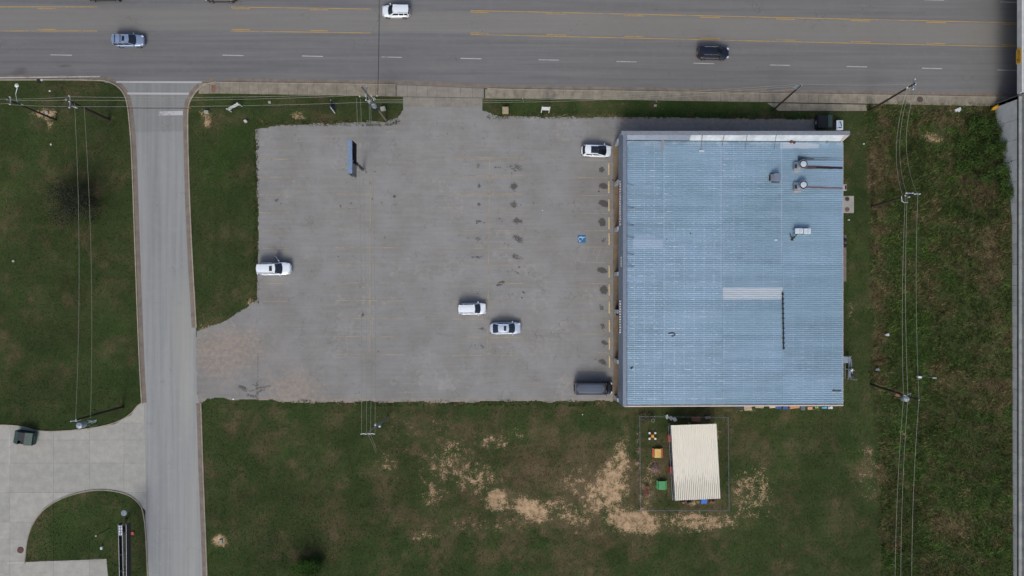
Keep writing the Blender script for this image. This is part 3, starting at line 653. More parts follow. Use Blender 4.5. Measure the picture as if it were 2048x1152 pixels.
# accessible-parking symbol
iso = thing('accessible_parking_marking', 'blue square with a pale wheelchair symbol painted on the asphalt', 'marking', P(1163.5, 477.5, .024))
MB().box(P(1163.5, 477.5, .026), (16/S, 15.5/S, .006)).build('blue_square', m_blue, iso)
mb = MB()
for i in range(15):
    t0 = R(-60+i*16+110); c = P(1161.5, 478, .031); mb.box(c+Vector((math.cos(t0)*.33, math.sin(t0)*.33, 0)), (.10, .10, .005), t0)
mb.build('wheel_symbol', m_isa, iso)
MB().box(P(1163.5, 475.5, .0345), (.55, .09, .005), R(-12)).box(P(1168, 474.5, .037), (.42, .10, .005), R(4)).box(P(1164.5, 477.5, .0395), (.09, .3, .005), R(20)).box(P(1160.5, 482.6, .042), (.38, .09, .005), R(32)).build('figure_symbol', m_isa, iso)

# ------------------------------------------------------------------ parking blocks
blk = None
names = ['northernmost', 'second', 'third', 'fourth', 'fifth', 'sixth', 'seventh', 'eighth', 'ninth', 'tenth', 'southernmost']
by = [338, 374.5, 410.5, 446.5, 478, 543, 579, 614.5, 651.5, 687, 723]
for i, y in enumerate(by):
    p = P(1217.5+.15*i, y); lab = f"cream parking block, {names[i]} of the row by the shop" + (", nearest the wheelchair square" if i == 4 else "")
    if blk is None:
        blk = thing('parking_block', lab, 'parking block', p, 'cream parking blocks in front of the shop')
        mb = MB(); h = .12
        mb.add([(-.11, -.92, 0), (.11, -.92, 0), (.07, -.90, h), (-.07, -.90, h), (-.11, .92, 0), (.11, .92, 0), (.07, .90, h), (-.07, .90, h)],
               [(0, 1, 2, 3), (7, 6, 5, 4), (1, 5, 6, 2), (4, 0, 3, 7), (3, 2, 6, 7)])
        mb.build('bar', m_block, blk, local=True)
        for s in (-.6, .6): MB().tube((0, s, h-.02), (0, s, h+.012), .03, n=8).build('pin', m_rust, blk, local=True)
    else:
        b = dup_tree(blk); b.location = p; b['label'] = lab
    blk_last = p
blk.location = P(1217.5, by[0], .02)
for o in COL.objects:
    if o.name.startswith('parking_block'): o.location.z = .02

# ------------------------------------------------------------------ the shop building
bld = thing('store_building', 'long single-storey shop with a ribbed blue-grey metal roof beside the parking lot', 'building', P(1450, 540))
XW, XE, YN, YS = 17.6, 48.25, 22.45, -17.05
RX0 = P(1254, 0, 5.5).x; RX1 = P(1685, 0, 4.8).x
def roof_z(X): return RZW+(X-RX0)/(RX1-RX0)*(RZE-RZW)
m_wall = M('pale_wall_sheet', srgb(150, 150, 146), .7, 0, .08)
m_trim = M('pinkish_trim', srgb(168, 160, 162), .6, .1, .1)
m_glassw = M('shop_glass', srgb(30, 40, 48), .1, 0, .1, 1)
for nm, c, d in [('wall', ((XW+XE)/2, YS+.1, 2.3), (XE-XW, .2, 4.6)), ('wall', ((XW+XE)/2, YN-.1, 2.6), (XE-XW, .2, 5.2)), ('wall', (XE-.1, (YN+YS)/2, 2.3), (.2, YN-YS-.42, 4.6)), ('wall', (XW+.1, (YN+YS)/2, 2.6), (.2, YN-YS-.42, 5.2))]:
    MB().box(c, d).build(nm, m_wall, bld)
MB().add([(XW, YN, 5.0), (XE, YN, 4.6), (XE, YS, 4.6), (XW, YS, 5.0)], [(0, 3, 2, 1)]).build('roof_deck', m_joint, bld)
for i, y in enumerate(np.linspace(YS+2.5, YN-3, 9)):
    f = MB().box((XW-.03, y, 1.45), (.08, 2.6, 2.1)).build('window', m_glassw, bld)
    MB().box((XW-.06, y, 2.54), (.10, 2.7, .08)).box((XW-.06, y, .36), (.10, 2.7, .08)).box((XW-.06, y-1.33, 1.45), (.10, .06, 2.1)).box((XW-.06, y+1.33, 1.45), (.10, .06, 2.1)).build('frame', m_metal, f)
for y in (-9.2, 4.6, 15.2): 
    dd = MB().box((XW-.08, y, 1.15), (.12, 1.0, 2.1)).build('door', m_metal, bld); MB().box((XW-.17, y+.38, 1.1), (.05, .04, .4)).build('handle', m_black, dd)
# roof panels
cols = [1254, 1325, 1445, 1565, 1685]
m_sky = NT('skylight_sheet'); m_sky = m_sky.fin(m_sky.mix(m_sky.noise(m_sky.pos((.4, 3, 1)), 1.5, 5, .7), srgb(160, 176, 192), srgb(192, 202, 212)), .45)
tilt = math.atan2(RZE-RZW, RX1-RX0)
def panel_mesh(Lx, name):
    prof = []; hp = RPITCH/2; ribs = [-hp, -hp+RPITCH/3, -hp+2*RPITCH/3]
    for r in ribs: prof += [(r+.0, .0), (r+.03, .055), (r+.075, .055), (r+.105, .0)]
    prof += [(hp-.001, .0)]
    vs = [(x, y, z) for x in (-Lx/2, Lx/2) for y, z in prof]; n = len(prof)
    fs = [(i, n+i, n+i+1, i+1) for i in range(n-1)]
    me = bpy.data.meshes.new(name); me.from_pydata(vs, [], fs); me.update(); return me
BL = wloc(bld)
for ci in range(4):
    xa = P(cols[ci], 0, 5.5-.2*ci).x; xb = P(cols[ci+1], 0, 5.5-.2*(ci+1)).x; Lx = xb-xa-.012
    me = panel_mesh(Lx, 'roof_panel'); me.materials.append(m_roof)
    ms = panel_mesh(Lx, 'skylight_panel'); ms.materials.append(m_sky)
    xc = (xa+xb)/2
    for r in range(NROW):
        y = ROOF_S+RPITCH*(r+.5); py = 576-y*S*CAM_H/(CAM_H-5.2)
        isky = ci == 2 and 578 < py < 604
        o = bpy.data.objects.new('skylight_panel' if isky else 'roof_panel', ms if isky else me); COL.objects.link(o); o.parent = bld
        o.location = (xc-BL.x, y-BL.y, roof_z(xc)+.004*((r+ci) % 3)+random.uniform(-.002, .002)-BL.z); o.rotation_euler = (0, -tilt if False else -math.atan2(RZE-RZW, RX1-RX0), 0)
        if isky: o['label'] = 'whitish translucent roof sheet'
# west mansard, its columns and letters
YA, YB = P(0, 263, 6.2).y, P(0, 810, 5.0).y
for k in range(10):
    y0 = YB+(YA-YB)*k/10+.006; y1 = YB+(YA-YB)*(k+1)/10-.006
    prof = [(15.90, 3.1), (16.07, 6.2), (16.58, 6.24), (16.80, 5.5), (16.80, 5.0), (17.58, 5.0), (17.58, 3.1)]
    vs = [(x, y, z) for y in (y0, y1) for x, z in prof]; n = len(prof)
    MB().add(vs, [tuple(range(n)), tuple(range(2*n-1, n-1, -1))]+[(i, n+i, n+(i+1) % n, (i+1) % n) for i in range(n)]).build('fascia_panel', m_fascia, bld)
MB().box((16.40, (YA+YB)/2, 6.26), (.10, YA-YB, .03)).build('ridge_cap', m_cap, bld)
for y in (366, 458, 548, 623, 722, 797, 285):
    p = P(1236, y, 1.6); c = MB().box((15.96, p.y, 1.6), (.42, .55, 3.0)).build('column', M('column_paint', srgb(160, 168, 176), .7), bld)
    MB().box((15.96, p.y, .2), (.52, .65, .2)).build('base', m_cap, c)
m_let1 = M('red_letter_face', srgb(120, 44, 46), .5); m_let2 = M('dark_letter_face', srgb(26, 32, 50), .5); m_lets = M('letter_side', srgb(196, 198, 202), .5)
def letters(y0, y1, n, z, hgt, mat, dep=.16):
    for i in range(n):
        ya = P(0, y0, z).y+(P(0, y1, z).y-P(0, y0, z).y)*i/n; wy = abs(P(0, y1, z).y-P(0, y0, z).y)/n*.62; x = 15.93+.055*(z-3.1)
        l = MB().box((x-dep/2-.03, ya-wy/2, z), (dep, wy, hgt*(1 if i % 4 else .7))).build('sign_letter', m_lets, bld)
        MB().box((x-dep-.045, ya-wy/2, z), (.03, wy*.9, hgt*(.95 if i % 4 else .66))).build('face', mat, l)
letters(362, 452, 18, 4.3, .8, m_let1); letters(601, 668, 13, 4.4, .8, m_let2, .2); letters(514, 535, 5, 5.1, .35, m_lets, .06)
# north parapet: grey top, white braced back
x0 = P(1243, 0, 6.2).x; x1 = P(1700, 0, 6.2).x; yo = P(0, 262, 6.2).y; yi = P(0, 270, 6.2).y
for k in range(12):
    a = x0+(x1-x0)*k/12+.004; b = x0+(x1-x0)*(k+1)/12-.004
    MB().box(((a+b)/2, (yo+yi)/2, 6.13), (b-a, yo-yi, .18)).build('parapet_cap', m_cap, bld)
    MB().box(((a+b)/2, yo-.12, 5.1), (b-a, .1, 1.9)).build('fascia_panel', m_fascia, bld)
m_parb = mat_concrete('weathered_white_sheet', srgb(166, 180, 192), srgb(192, 204, 214), .35)
yr = ROOF_N+.02
for k in range(10):
    a = x0+.5+(x1-1.2-x0)*k/10; b = x0+.5+(x1-1.2-x0)*(k+1)/10-.02; m_ = m_parb if k >= 3 else m_fascia
    zr = roof_z((a+b)/2)+.1
    mb = MB(); mb.add([(a, yi, 6.1), (b, yi, 6.1), (b, yr+.1, zr), (a, yr+.1, zr), (a, yi+.1, 6.1), (b, yi+.1, 6.1), (b, yi+.1, zr-.3), (a, yi+.1, zr-.3), (a, yr+.1, zr-.3), (b, yr+.1, zr-.3)],
        [(0, 3, 2, 1), (3, 8, 9, 2), (4, 0, 1, 5), (4, 5, 6, 7), (0, 4, 7, 8, 3), (1, 2, 9, 6, 5)])
    mb.build('parapet_back', m_, bld)
mb = MB(); xr = x1-.75
mb.add([(xr, yi, 6.1), (x1, yi, 6.1), (xr, yr-.2, 4.9), (xr, yi, 4.4), (x1, yi, 5.6)], [(0, 2, 1), (0, 3, 2), (2, 3, 4, 1), (0, 1, 4, 3)]); mb.build('corner_return', m_trim, bld)
for px_ in (1403, 1447, 1493, 1551): MB().tube(P(px_+2, 268, 6.22), P(px_-3 if px_ != 1403 else px_-1, 299 if px_ != 1447 else 292, 5.35), .035, n=6).build('brace', m_rust, bld)
MB().box(P(1403, 302, 5.45), (.7, .3, .04)).build('patch', m_white, bld)
MB().box(P(1324, 286, 5.6), (.10, 2.4, .08)).box(P(1327, 286, 5.6), (.08, 2.4, .08)).build('bracket', m_trim, bld)
for y in (370, 415.5, 475.5, 508.5, 532, 450): MB().tube(P(1251, y, 6.15), P(1268, y+1.5, 5.55), .045, n=6).tube(P(1268, y+.5, 5.5), P(1268, y+.5, 5.75), .06).build('brace', m_metal, bld)
# eaves
xe0 = P(1248, 0, 5.2).x; xe1 = P(1687, 0, 4.7).x; ye = P(0, 811, 5.0).y
MB().add([(xe0, ye-.14, 4.95), (xe1, ye-.14, 4.45), (xe1, ye-.14, 4.62), (xe0, ye-.14, 5.45), (xe0, ye+.06, 4.95), (xe1, ye+.06, 4.45), (xe1, ye+.06, 4.72), (xe0, ye+.06, 5.52)],
         [(0, 1, 2, 3), (5, 4, 7, 6), (3, 2, 6, 7), (0, 4, 5, 1), (1, 5, 6, 2), (0, 3, 7, 4)]).build('eave_trim', m_trim, bld)
xg = RX1+.02
MB().box((xg+.08, (ROOF_N+ROOF_S)/2, 4.62), (.16, ROOF_N-ROOF_S, .14)).build('gutter', m_trim, bld)
for y in np.linspace(ROOF_S+.5, ROOF_N-.5, 24): MB().box((xg+.09, y, 4.71), (.2, .06, .03)).build('gutter_strap', m_white, bld)
MB().box(P(1686.5, 480, 4.55)+Vector((0, 0, -2.2)), (.16, .16, 4.2)).build('downpipe', m_trim, bld)

# things on the roof
def rz(px): return roof_z(P(px, 0, 5.2).x)
def exhaust_fan(px, py, label):
    z = rz(px)+.03; t = thing('exhaust_fan', label, 'roof fan', P(px, py, z), 'kitchen exhaust fans on the roof')
    c = Vector(P(px, py, z))
    MB().box(c+Vector((-.45, -.2, .22)), (1.5, 1.15, .44)).build('curb', m_galv, t, bevel=.03)
    MB().box(c+Vector((-1.0, -.3, .35)), (.5, .75, .5)).build('side_duct', m_cap, t, bevel=.03)
    MB().box(c+Vector((-1.02, -.28, .615)), (.32, .5, .03)).build('duct_opening', m_black, t)
    MB().lathe(c, [(.30, .4), (.60, .55), (.66, .72), (.66, .86), (.60, .86), (.56, .70)], 28).build('housing', m_galv, t, smooth=True)
    MB().lathe(c, [(.58, .70), (.585, .885), (.47, .89)], 28).build('shadow_ring', m_glass if False else m_black, t, smooth=True)
    MB().lathe(c, [(.44, .78), (.445, .92), (.40, .97), (.12, 1.0)], 28).build('dome', m_white, t, smooth=True)
    MB().box(c+Vector((-.55, -.95, .06)), (1.0, .28, .05), R(4)).build('sealant_patch', m_trim, t)
    for s in (-1, 1): MB().tube(c+Vector((s*.4, s*.35, .85)), c+Vector((s*.3, s*.25, .95)), .03, n=6).build('strut', m_galv, t)
exhaust_fan(1602, 330, 'round white-topped exhaust fan with the dark red streak running east across the roof')
exhaust_fan(1602, 371, 'round white-topped exhaust fan with the fainter brown streak, south of its twin')
z = rz(1547); t = thing('roof_hood', 'square blue-grey hooded vent with a dark mouth on the roof', 'roof vent', P(1549, 356, z)); c = Vector(P(1549, 356, z))
MB().box(c+Vector((.1, 0, .55)), (.9, 1.1, .9)).build('housing', m_fascia, t, bevel=.03)
MB().add([tuple(c+Vector(v)) for v in [(-.34, .5, 1.0), (-.34, -.5, 1.0), (-.75, -.45, .35), (-.75, .45, .35), (-.34, .5, .15), (-.34, -.5, .15), (-.75, -.45, .1), (-.75, .45, .1)]], [(0, 3, 2, 1), (3, 7, 6, 2), (1, 2, 6, 5), (0, 4, 7, 3)]).build('hood', m_cap, t)
MB().box(c+Vector((-.80, -.05, .25)), (.08, .8, .4)).box(c+Vector((-.56, .0, .06)), (.5, .9, .06)).build('mouth', m_black, t)
MB().box(c+Vector((.1, .0, .06)), (1.15, 1.35, .12)).build('curb', m_black, t)
def condenser(px, py, w_, d_, label):
    z = rz(px)+.05; t = thing('air_conditioner', label, 'air conditioner', P(px, py, z), 'air conditioners on the roof'); c = Vector(P(px, py, z))
    MB().box(c+Vector((0, 0, .42)), (w_, d_, .7)).build('cabinet', m_galv, t, bevel=.025)
    MB().box(c+Vector((0, 0, .79)), (w_+.04, d_+.04, .045)).build('lid', M('off_white_enamel', srgb(196, 210, 222), .4), t, bevel=.015)
    MB().lathe(c+Vector((w_*.12, 0, .815)), [(.26, 0), (.26, .012), (.05, .014)], 20).build('fan_grille', m_white, t)
    for s in (-1, 1): MB().box(c+Vector((0, s*d_*.42, .035)), (w_*1.1, .09, .07)).build('skid', m_wood, t)
condenser(1594, 463, 1.12, .74, 'left of two white air conditioners side by side, the one wired to the pipe stub')
condenser(1610, 463.5, .98, .78, 'right of two white air conditioners side by side on the roof')
t = thing('pipe_stub', 'small dark pipe stub with loose hoses below the two air conditioners', 'pipe', P(1587, 477, rz(1587))); z = rz(1587)+.06
MB().lathe(P(1587, 478, z), [(.28, 0), (.2, .12), (.12, .35), (.05, .4)], 12).build('flashing', m_galv, t)
MB().path([P(1580, 467, z+.3), P(1581, 472, z+.1), P(1586, 477, z+.4), P(1591, 472, z+.15), P(1595, 468, z+.3)], .06).build('hose', m_black, t)
MB().box(P(1585, 479.5, z+.1), (.4, .25, .2)).build('block', m_black, t)
t = thing('roof_pipe', 'long black pipe lying straight across the ribs below the white skylight panels', 'pipe', P(1566, 642, rz(1566)))
MB().tube(P(1565.5, 584, rz(1566)+.16), P(1567.5, 699, rz(1566)+.16), .09, n=8).build('pipe', m_cable, t)
for k in range(12): MB().box(P(1565.6+k*.17, 588+k*9.8, rz(1566)+.11), (.34, .14, .10)).build('support', m_wood, t)
mb = MB(); pts = [P(1336, 668, rz(1343)+.09)]+[P(1345+5*math.cos(a), 669-3.4*math.sin(a), rz(1343)+.09) for a in np.linspace(2.2, -2.0, 9)]; mb.path(pts, .06); 
o = mb.build('rubber_hose', m_cable); tag(o, 'black rubber hose curled like a hook on the roof', 'hose')
o = MB().box(P(1263, 736, rz(1263)+.1), (.28, .18, .1), .4).box(P(1265, 734.5, rz(1263)+.1), (.3, .07, .06), .1).build('roof_debris', m_cable); tag(o, 'small dark scrap near the west edge of the roof', 'scrap')
o = MB().box(P(1667, 781, rz(1667)+.09), (.35, .2, .08), .2).box(P(1676, 781.5, rz(1667)+.08), (.9, .16, .05)).build('sealant_scrap', m_joint); tag(o, 'grey scrap of sealant by the southeast corner of the roof', 'scrap')
for i, (x, y, ww) in enumerate([(1582, 284, .42), (1588, 286, .3), (1654, 284.5, .24)]):
    zz = roof_z(P(x, y, 5).x)+.35
    o = MB().lathe(P(x, y, zz-.3), [(ww*.5, 0), (ww*.5, .28), (ww*.35, .34)], 10).build('roof_vent_cap', M('rusty_cap', srgb(96, 60, 56), .8) if i < 2 else m_cap)
    tag(o, ['rust-red vent cap against the white parapet back', 'smaller rusty scrap just right of the red vent cap', 'small grey cap at the east end of the white parapet back'][i], 'vent cap')
for i, (x, y, ww) in enumerate([(1552, 479, .45), (1381, 467, .14), (1333, 478.5, .12)]):
    o = MB().lathe(P(x, y, rz(x)+.05), [(ww*.5, 0), (ww*.3, .08), (ww*.1, .16)], 8).build('roof_fitting', m_white if i == 0 else m_cable)
    tag(o, ['white sealed roof fitting left of the pipe stub', 'tiny black bolt cover in the open middle-left of the roof', 'tiny dark fitting at the end of the white coated patch'][i], 'roof fitting')

# ------------------------------------------------------------------ overpass, retaining wall
m_kerb2 = mat_concrete('barrier_concrete', srgb(134, 140, 142), srgb(158, 163, 164), .2)
ov = thing('overpass', 'pale concrete overpass with its bridge crossing the road at the right edge', 'overpass', (WALLX+6, 20, 0))
YC = P(0, 208.5, 0).y; ZT = 5.2
ypos = [YC]
k = YC
wk = [247, 286, 326, 367, 408, 449, 490, 530, 571, 611, 651, 692, 733, 774, 815, 856, 897, 938, 979, 1020, 1060, 1100, 1141, 1182, 1222, 1263]
for a, b in zip([213+24]+wk[:-1], wk): pass
ys_ = [YC]+[P(0, y, 2.0).y for y in wk]
for a, b in zip(ys_[:-1], ys_[1:]):
    for j, (z0, z1) in enumerate([(0, 2.6), (2.6, 5.0)]):
        MB().box((WALLX+.12, (a+b)/2, (z0+z1)/2), (.24, a-b-.05, z1-z0-.03)).build('wall_panel', m_wallc, ov)
MB().box((WALLX+.25, (YC-60)/2, 2.4), (.2, YC+60, 5.0)).build('backing', m_joint, ov)
MB().box((WALLX+.14, (YC-.2-60)/2, 5.12), (.40, YC-.2+60, .22)).build('coping', m_kerb2, ov)
MB().box((WALLX+22, YC-.3, 2.4), (44, .5, 5.2)).build('abutment', m_wallc, ov)
MB().box((WALLX+14, (YC-60)/2, 4.9), (28, YC+59, .3)).build('approach_deck', m_street if False else M('deck_asphalt', srgb(96, 98, 102), .9), ov)
MB().box((WALLX+22, (YC+YC+62)/2, 5.0), (44, 62, .35)).build('bridge_deck', M('deck_asphalt', srgb(96, 98, 102), .9), ov)
for i in range(9): MB().box((WALLX+1.2+i*5, YC+31, 4.35), (.7, 61.5, .95)).build('girder', m_wallc, ov)
for i, (a, b) in enumerate([(YC+.2+60*k/10, YC+.2+60*(k+1)/10) for k in range(10)]):
    MB().box((WALLX+.12, (a+b)/2, 5.25), (.3, b-a-.03, .95)).build('parapet_panel', m_wallc, ov)
for i, (a, b) in enumerate([(YC+.1-88*k/30, YC+.1-88*(k+1)/30) for k in range(30)]):
    MB().box((WALLX+.60, (a+b)/2, 5.40), (.50, a-b-.03, .62)).build('barrier_panel', m_kerb2, ov)
for i in range(4): MB().tube((WALLX+6+i*6, YC+22, 0), (WALLX+6+i*6, YC+22, 4.2), .5, n=14).build('pier', m_wallc, ov)
cs = thing('clearance_sign', 'yellow height sign hanging on the bridge side over the road', 'sign', (WALLX-.12, P(0, 112, 5.3).y, 4.9)); sy = P(0, 112, 5.3).y
m_ysign = M('yellow_sign_sheet', srgb(196, 150, 40), .5)
MB().box((WALLX-.12, sy, 5.2), (.05, 2.15, .95)).build('plate', m_ysign, cs)
def stroke(mb, x, y, z, w_, h_): mb.box((x, y, z), (.012, w_, h_))
mb = MB(); xx = WALLX-.155
# marks on the plate read from the west, left = north
for (yy, zz, w_, h_) in [(.72, 5.2, .08, .5), (.45, 5.38, .22, .07), (.36, 5.2, .07, .45), (.08, 5.36, .05, .14), (-.18, 5.2, .18, .07), (-.5, 5.38, .24, .07), (-.58, 5.2, .07, .3), (-.42, 5.08, .07, .2), (-.5, 4.98, .24, .07), (-.8, 5.36, .05, .14), (-.88, 5.36, .05, .14)]: stroke(mb, xx, sy+yy, zz, w_, h_)
mb.build('black_marks', m_cable, cs)
for s in (-.8, .8): MB().tube((WALLX-.09, sy+s, 4.85), (WALLX-.0, sy+s, 5.6), .03, n=6).build('bracket', m_metal, cs)
yb = thing('guardrail_end', 'yellow notched guardrail end at the foot of the overpass wall', 'guardrail', P(1991, 216, 0))
a, b = P(1983, 220, .6), P(1999, 211, .6)
d = (b-a); mb = MB()
mb.box((a+b)/2, (d.length, .12, .32), math.atan2(d.y, d.x)); mb.box((a+b)/2+Vector((0, 0, .2)), (d.length, .34, .06), math.atan2(d.y, d.x)); mb.build('beam', m_ysign, yb)
for k in range(5): MB().box(a+d*(.12+k*.19)+Vector((.05, .22, .1)), (.16, .22, .5), math.atan2(d.y, d.x)).build('tooth', m_ysign, yb)
for k in (.1, .9): MB().box(a+d*k+Vector((0, 0, -.3)), (.12, .12, .6)).build('leg', m_wood, yb)

# ------------------------------------------------------------------ vehicles
def paint(name, c, metal=.0):
    t = NT(name); n = t.noise(t.pos(obj=True), 1.5, 3); t.fin(t.mix(n, tuple(x*.96 for x in c), tuple(min(1, x*1.04) for x in c)), .32, metal)
    t.b.inputs['Coat Weight'].default_value = .8; t.b.inputs['Coat Roughness'].default_value = .08; return t.m
p_white = paint('white_car_paint', srgb(222, 233, 244)); p_silv = paint('silver_blue_paint', srgb(140, 160, 192), .35); p_pearl = paint('pale_silver_paint', srgb(186, 202, 222), .2)
p_navy = paint('blue_black_paint', srgb(22, 26, 42), .2); p_dark = paint('dark_grey_paint', srgb(40, 42, 50), .2); p_vanr = paint('van_roof_paint', srgb(82, 94, 112), .1)
p_blk = paint('black_car_paint', srgb(22, 23, 27), .1)
KIND = {  # belt, cowl x, windshield top x, rear-glass top x, rear-glass base x (fractions of length from the tail), trunk deck
    'suv': dict(belt=.61, cowl=.735, wt=.575, rt=.055, rb=.02, hood=(.50, .60), trunk=None),
    'crossover': dict(belt=.60, cowl=.79, wt=.53, rt=.13, rb=.05, hood=(.46, .58), trunk=None),
    'wagon': dict(belt=.60, cowl=.77, wt=.60, rt=.06, rb=.02, hood=(.48, .58), trunk=None),
    'sedan': dict(belt=.62, cowl=.775, wt=.60, rt=.29, rb=.11, hood=(.50, .62), trunk=.66),
    'van': dict(belt=.50, cowl=.855, wt=.77, rt=.05, rb=.03, hood=(.40, .48), trunk=None),
    'pickup': dict(belt=.60, cowl=.72, wt=.60, rt=.40, rb=.37, hood=(.52, .60), trunk=.58)}
def car(name, label, px, py, ang, kind, L, W, H, pm, group=None, roof_m=None, sunroof=None, rails=None, open_door=False, bars=False, cat='car', wheel_r=.34, wb=.58, glassroof=None):
    g = P(px, py, .9); t = thing(name, label, cat, (g.x, g.y, .022), group, R(ang)); K = KIND[kind]
    X = lambda f: (f-.5)*L
    belt = K['belt']*H; hf, hc = K['hood'][0]*H, K['hood'][1]*H
    xf, xr_ = X(.5+wb/2+.02), X(.5-wb/2)
    ts = np.unique(np.concatenate([np.linspace(.004, .996, 60), [.012, .988, .03, .97]]))
    rings = []
    for f in ts:
        u = abs(2*f-1); w_ = W/2*(1-u**(7 if kind != 'van' else 10))**(1/2.6); w_ = max(w_, W*.27)
        x = X(f)
        if f > K['cowl']: q = (f-K['cowl'])/(1-K['cowl']); zt = hc+(hf-hc)*q**1.3-.22*H*max(0, q-.86)**1.2/.14**1.2*.45
        elif K['trunk'] and f < K['rb']+.02: q = 1-f/(K['rb']+.02); zt = K['trunk']*H*(1-.03*q)-.10*H*max(0, q-.8)/.2
        else: zt = belt*1.0-(.03*H if f < .02 else 0)
        zb = .24
        for xw in (xf, xr_):
            dd = abs(x-xw)
            if dd < wheel_r+.07: zb = max(zb, wheel_r+math.sqrt((wheel_r+.07)**2-dd*dd))
        zb = min(zb, zt-.12)
        zm = max(zb+.02, .55*zt); zs = max(zm+.02, zt-.08)
        r = [(x, -w_*.90, zb), (x, -w_*.985, max(zb+.01, min(zm, zb+.12))), (x, -w_, zm), (x, -w_*.965, zs), (x, -w_*.86, zt), (x, -w_*.4, zt+.02), (x, 0, zt+.028)]
        r += [(a, -b, c) for a, b, c in r[-2::-1]]; rings.append(r)
    n = len(rings[0]); vs = [v for r in rings for v in r]; fs = []
    for i in range(len(rings)-1):
        for j in range(n):
            k = (j+1) % n; fs.append((i*n+j, i*n+k, (i+1)*n+k, (i+1)*n+j))
    fs += [tuple(range(n-1, -1, -1)), tuple((len(rings)-1)*n+j for j in range(n))]
    # greenhouse shell
    wbt, wtp = W*.435, W*.36 if kind != 'van' else W*.42
    xb0, xb1, xt0, xt1 = X(K['rb']), X(K['cowl']), X(K['rt']), X(K['wt']); zb_, zt_ = belt-.03, H-.05
    b = len(vs)
    vs += [(xb0+.02, -wbt, zb_), (xb1-.05, -wbt, zb_), (xb1-.05, wbt, zb_), (xb0+.02, wbt, zb_), (xt0, -wtp, zt_), (xt1, -wtp, zt_), (xt1, wtp, zt_), (xt0, wtp, zt_)]
    fs += [tuple(b+i for i in f) for f in [(0, 1, 5, 4), (1, 2, 6, 5), (2, 3, 7, 6), (3, 0, 4, 7), (4, 5, 6, 7)]]
    MB().add(vs, fs).build('body', pm, t, local=True, smooth=True, sharp=38)
    # roof
    bul = .09 if kind != 'van' else .04; gx_ = 9; gy_ = 7; rv = []; rf = []
    for i in range(gx_):
        for j in range(gy_):
            v = -1+2*j/(gy_-1); x = xt0-.02+(xt1-xt0+.04)*i/(gx_-1); x += bul*(1-v*v)*(1 if i > gx_//2 else -1 if i < gx_//2 else 0)*abs(i-gx_//2)/(gx_//2)
            e = abs(2*i/(gx_-1)-1); rv.append((x, v*(wtp+.02)*(1-.05*e**3), H-.055*v*v-.03*e**2-(.03 if abs(v) > .99 or e > .99 else 0)))
    for i in range(gx_-1):
        for j in range(gy_-1): a = i*gy_+j; rf.append((a, a+gy_, a+gy_+1, a+1))
    ro = MB().add(rv, rf).build('roof', roof_m or pm, t, local=True, smooth=True)
    if kind == 'van':
        for k in range(7): MB().box(((xt0+xt1)/2-.05, (-3+k)*W*.105, H+.012), (xt1-xt0-.5, .05, .02)).build('roof_rib', roof_m or pm, ro, local=True)
    def glassgrid(name, lo, hi, parent=t):
        n_ = len(lo); MB().add(lo+hi, [(i, i+1, n_+i+1, n_+i) for i in range(n_-1)]).build(name, m_glass, parent, local=True, smooth=True)
    vsn = np.linspace(-1, 1, 9)
    dxw = .02
    glassgrid('windshield', [(xb1+.05+bul*1.5*(1-v*v), v*wbt*.93, belt+.035) for v in vsn], [(xt1+dxw+bul*(1-v*v), v*wtp*.93, H-.065+.03*(1-v*v)) for v in vsn])
    glassgrid('rear_window', [(xb0-.01-bul*.8*(1-v*v), -v*wbt*.86, belt+.06) for v in vsn], [(xt0-dxw-bul*(1-v*v), -v*wtp*.88, H-.075+.03*(1-v*v)) for v in vsn])
    segs = {'suv': [(.05, .26), (.30, .56), (.60, .93)], 'crossover': [(.12, .48), (.52, .90)], 'wagon': [(.05, .26), (.30, .58), (.62, .93)], 'sedan': [(.18, .50), (.53, .88)], 'van': [(.02, .28), (.31, .62), (.80, .97)], 'pickup': [(.06, .44), (.5, .9)]}[kind]
    for s in (-1, 1):
        for a, b_ in segs:
            if open_door and s == 1 and b_ > .9: continue
            def pt(f, h):
                xb = xb0+(xb1-.1-xb0)*f; xt = xt0+(xt1-xt0)*f
                return (xb+(xt-xb)*h, s*(wbt+(wtp-wbt)*h+.014), zb_+(zt_-zb_)*h+.005)
            q = [pt(a, .14), pt(b_, .14), pt(b_, .84), pt(a, .84)]
            MB().add(q, [(0, 1, 2, 3) if s < 0 else (3, 2, 1, 0)]).build('side_window', m_glass, t, local=True)
    if glassroof:
        a, b_ = X(glassroof[0]), X(glassroof[1]); glassgrid('glass_roof', [(a, v*wtp*.80, H+.012-.035*v*v) for v in vsn[::-1]], [(b_, v*wtp*.80, H+.004-.035*v*v) for v in vsn[::-1]])
    if sunroof:
        a, b_ = X(sunroof[0]), X(sunroof[1]); MB().box(((a+b_)/2, 0, H+.004), (b_-a, W*.40, .03)).build('sunroof', m_glass, t, local=True, bevel=.012)
    for s in (-1, 1):
        if rails: MB().tube((X(rails[0]), s*wtp*.90, H+.03), (X(rails[1]), s*wtp*.90, H+.03), .022, n=6).box((X(rails[0]), s*wtp*.9, H-.01), (.06, .04, .07)).box((X(rails[1]), s*wtp*.9, H-.01), (.06, .04, .07)).build('roof_rail', m_chrome if pm is p_navy else m_metal, t, local=True)
        if not (open_door and s == 1): MB().box((xb1-.18, s*(W/2+.07), belt+.06), (.14, .2, .14), rz=-s*.3).build('mirror', pm, t, local=True, bevel=.03)
        MB().box((X(.955), s*W*.335, hf+.02), (.34, .26, .10), rz=-s*.75).build('headlight', m_lamp, t, local=True, bevel=.03)
        MB().box((X(.022), s*W*.385, belt-.10), (.12, .22, .22), rz=s*.6).build('taillight', m_red, t, local=True, bevel=.03)
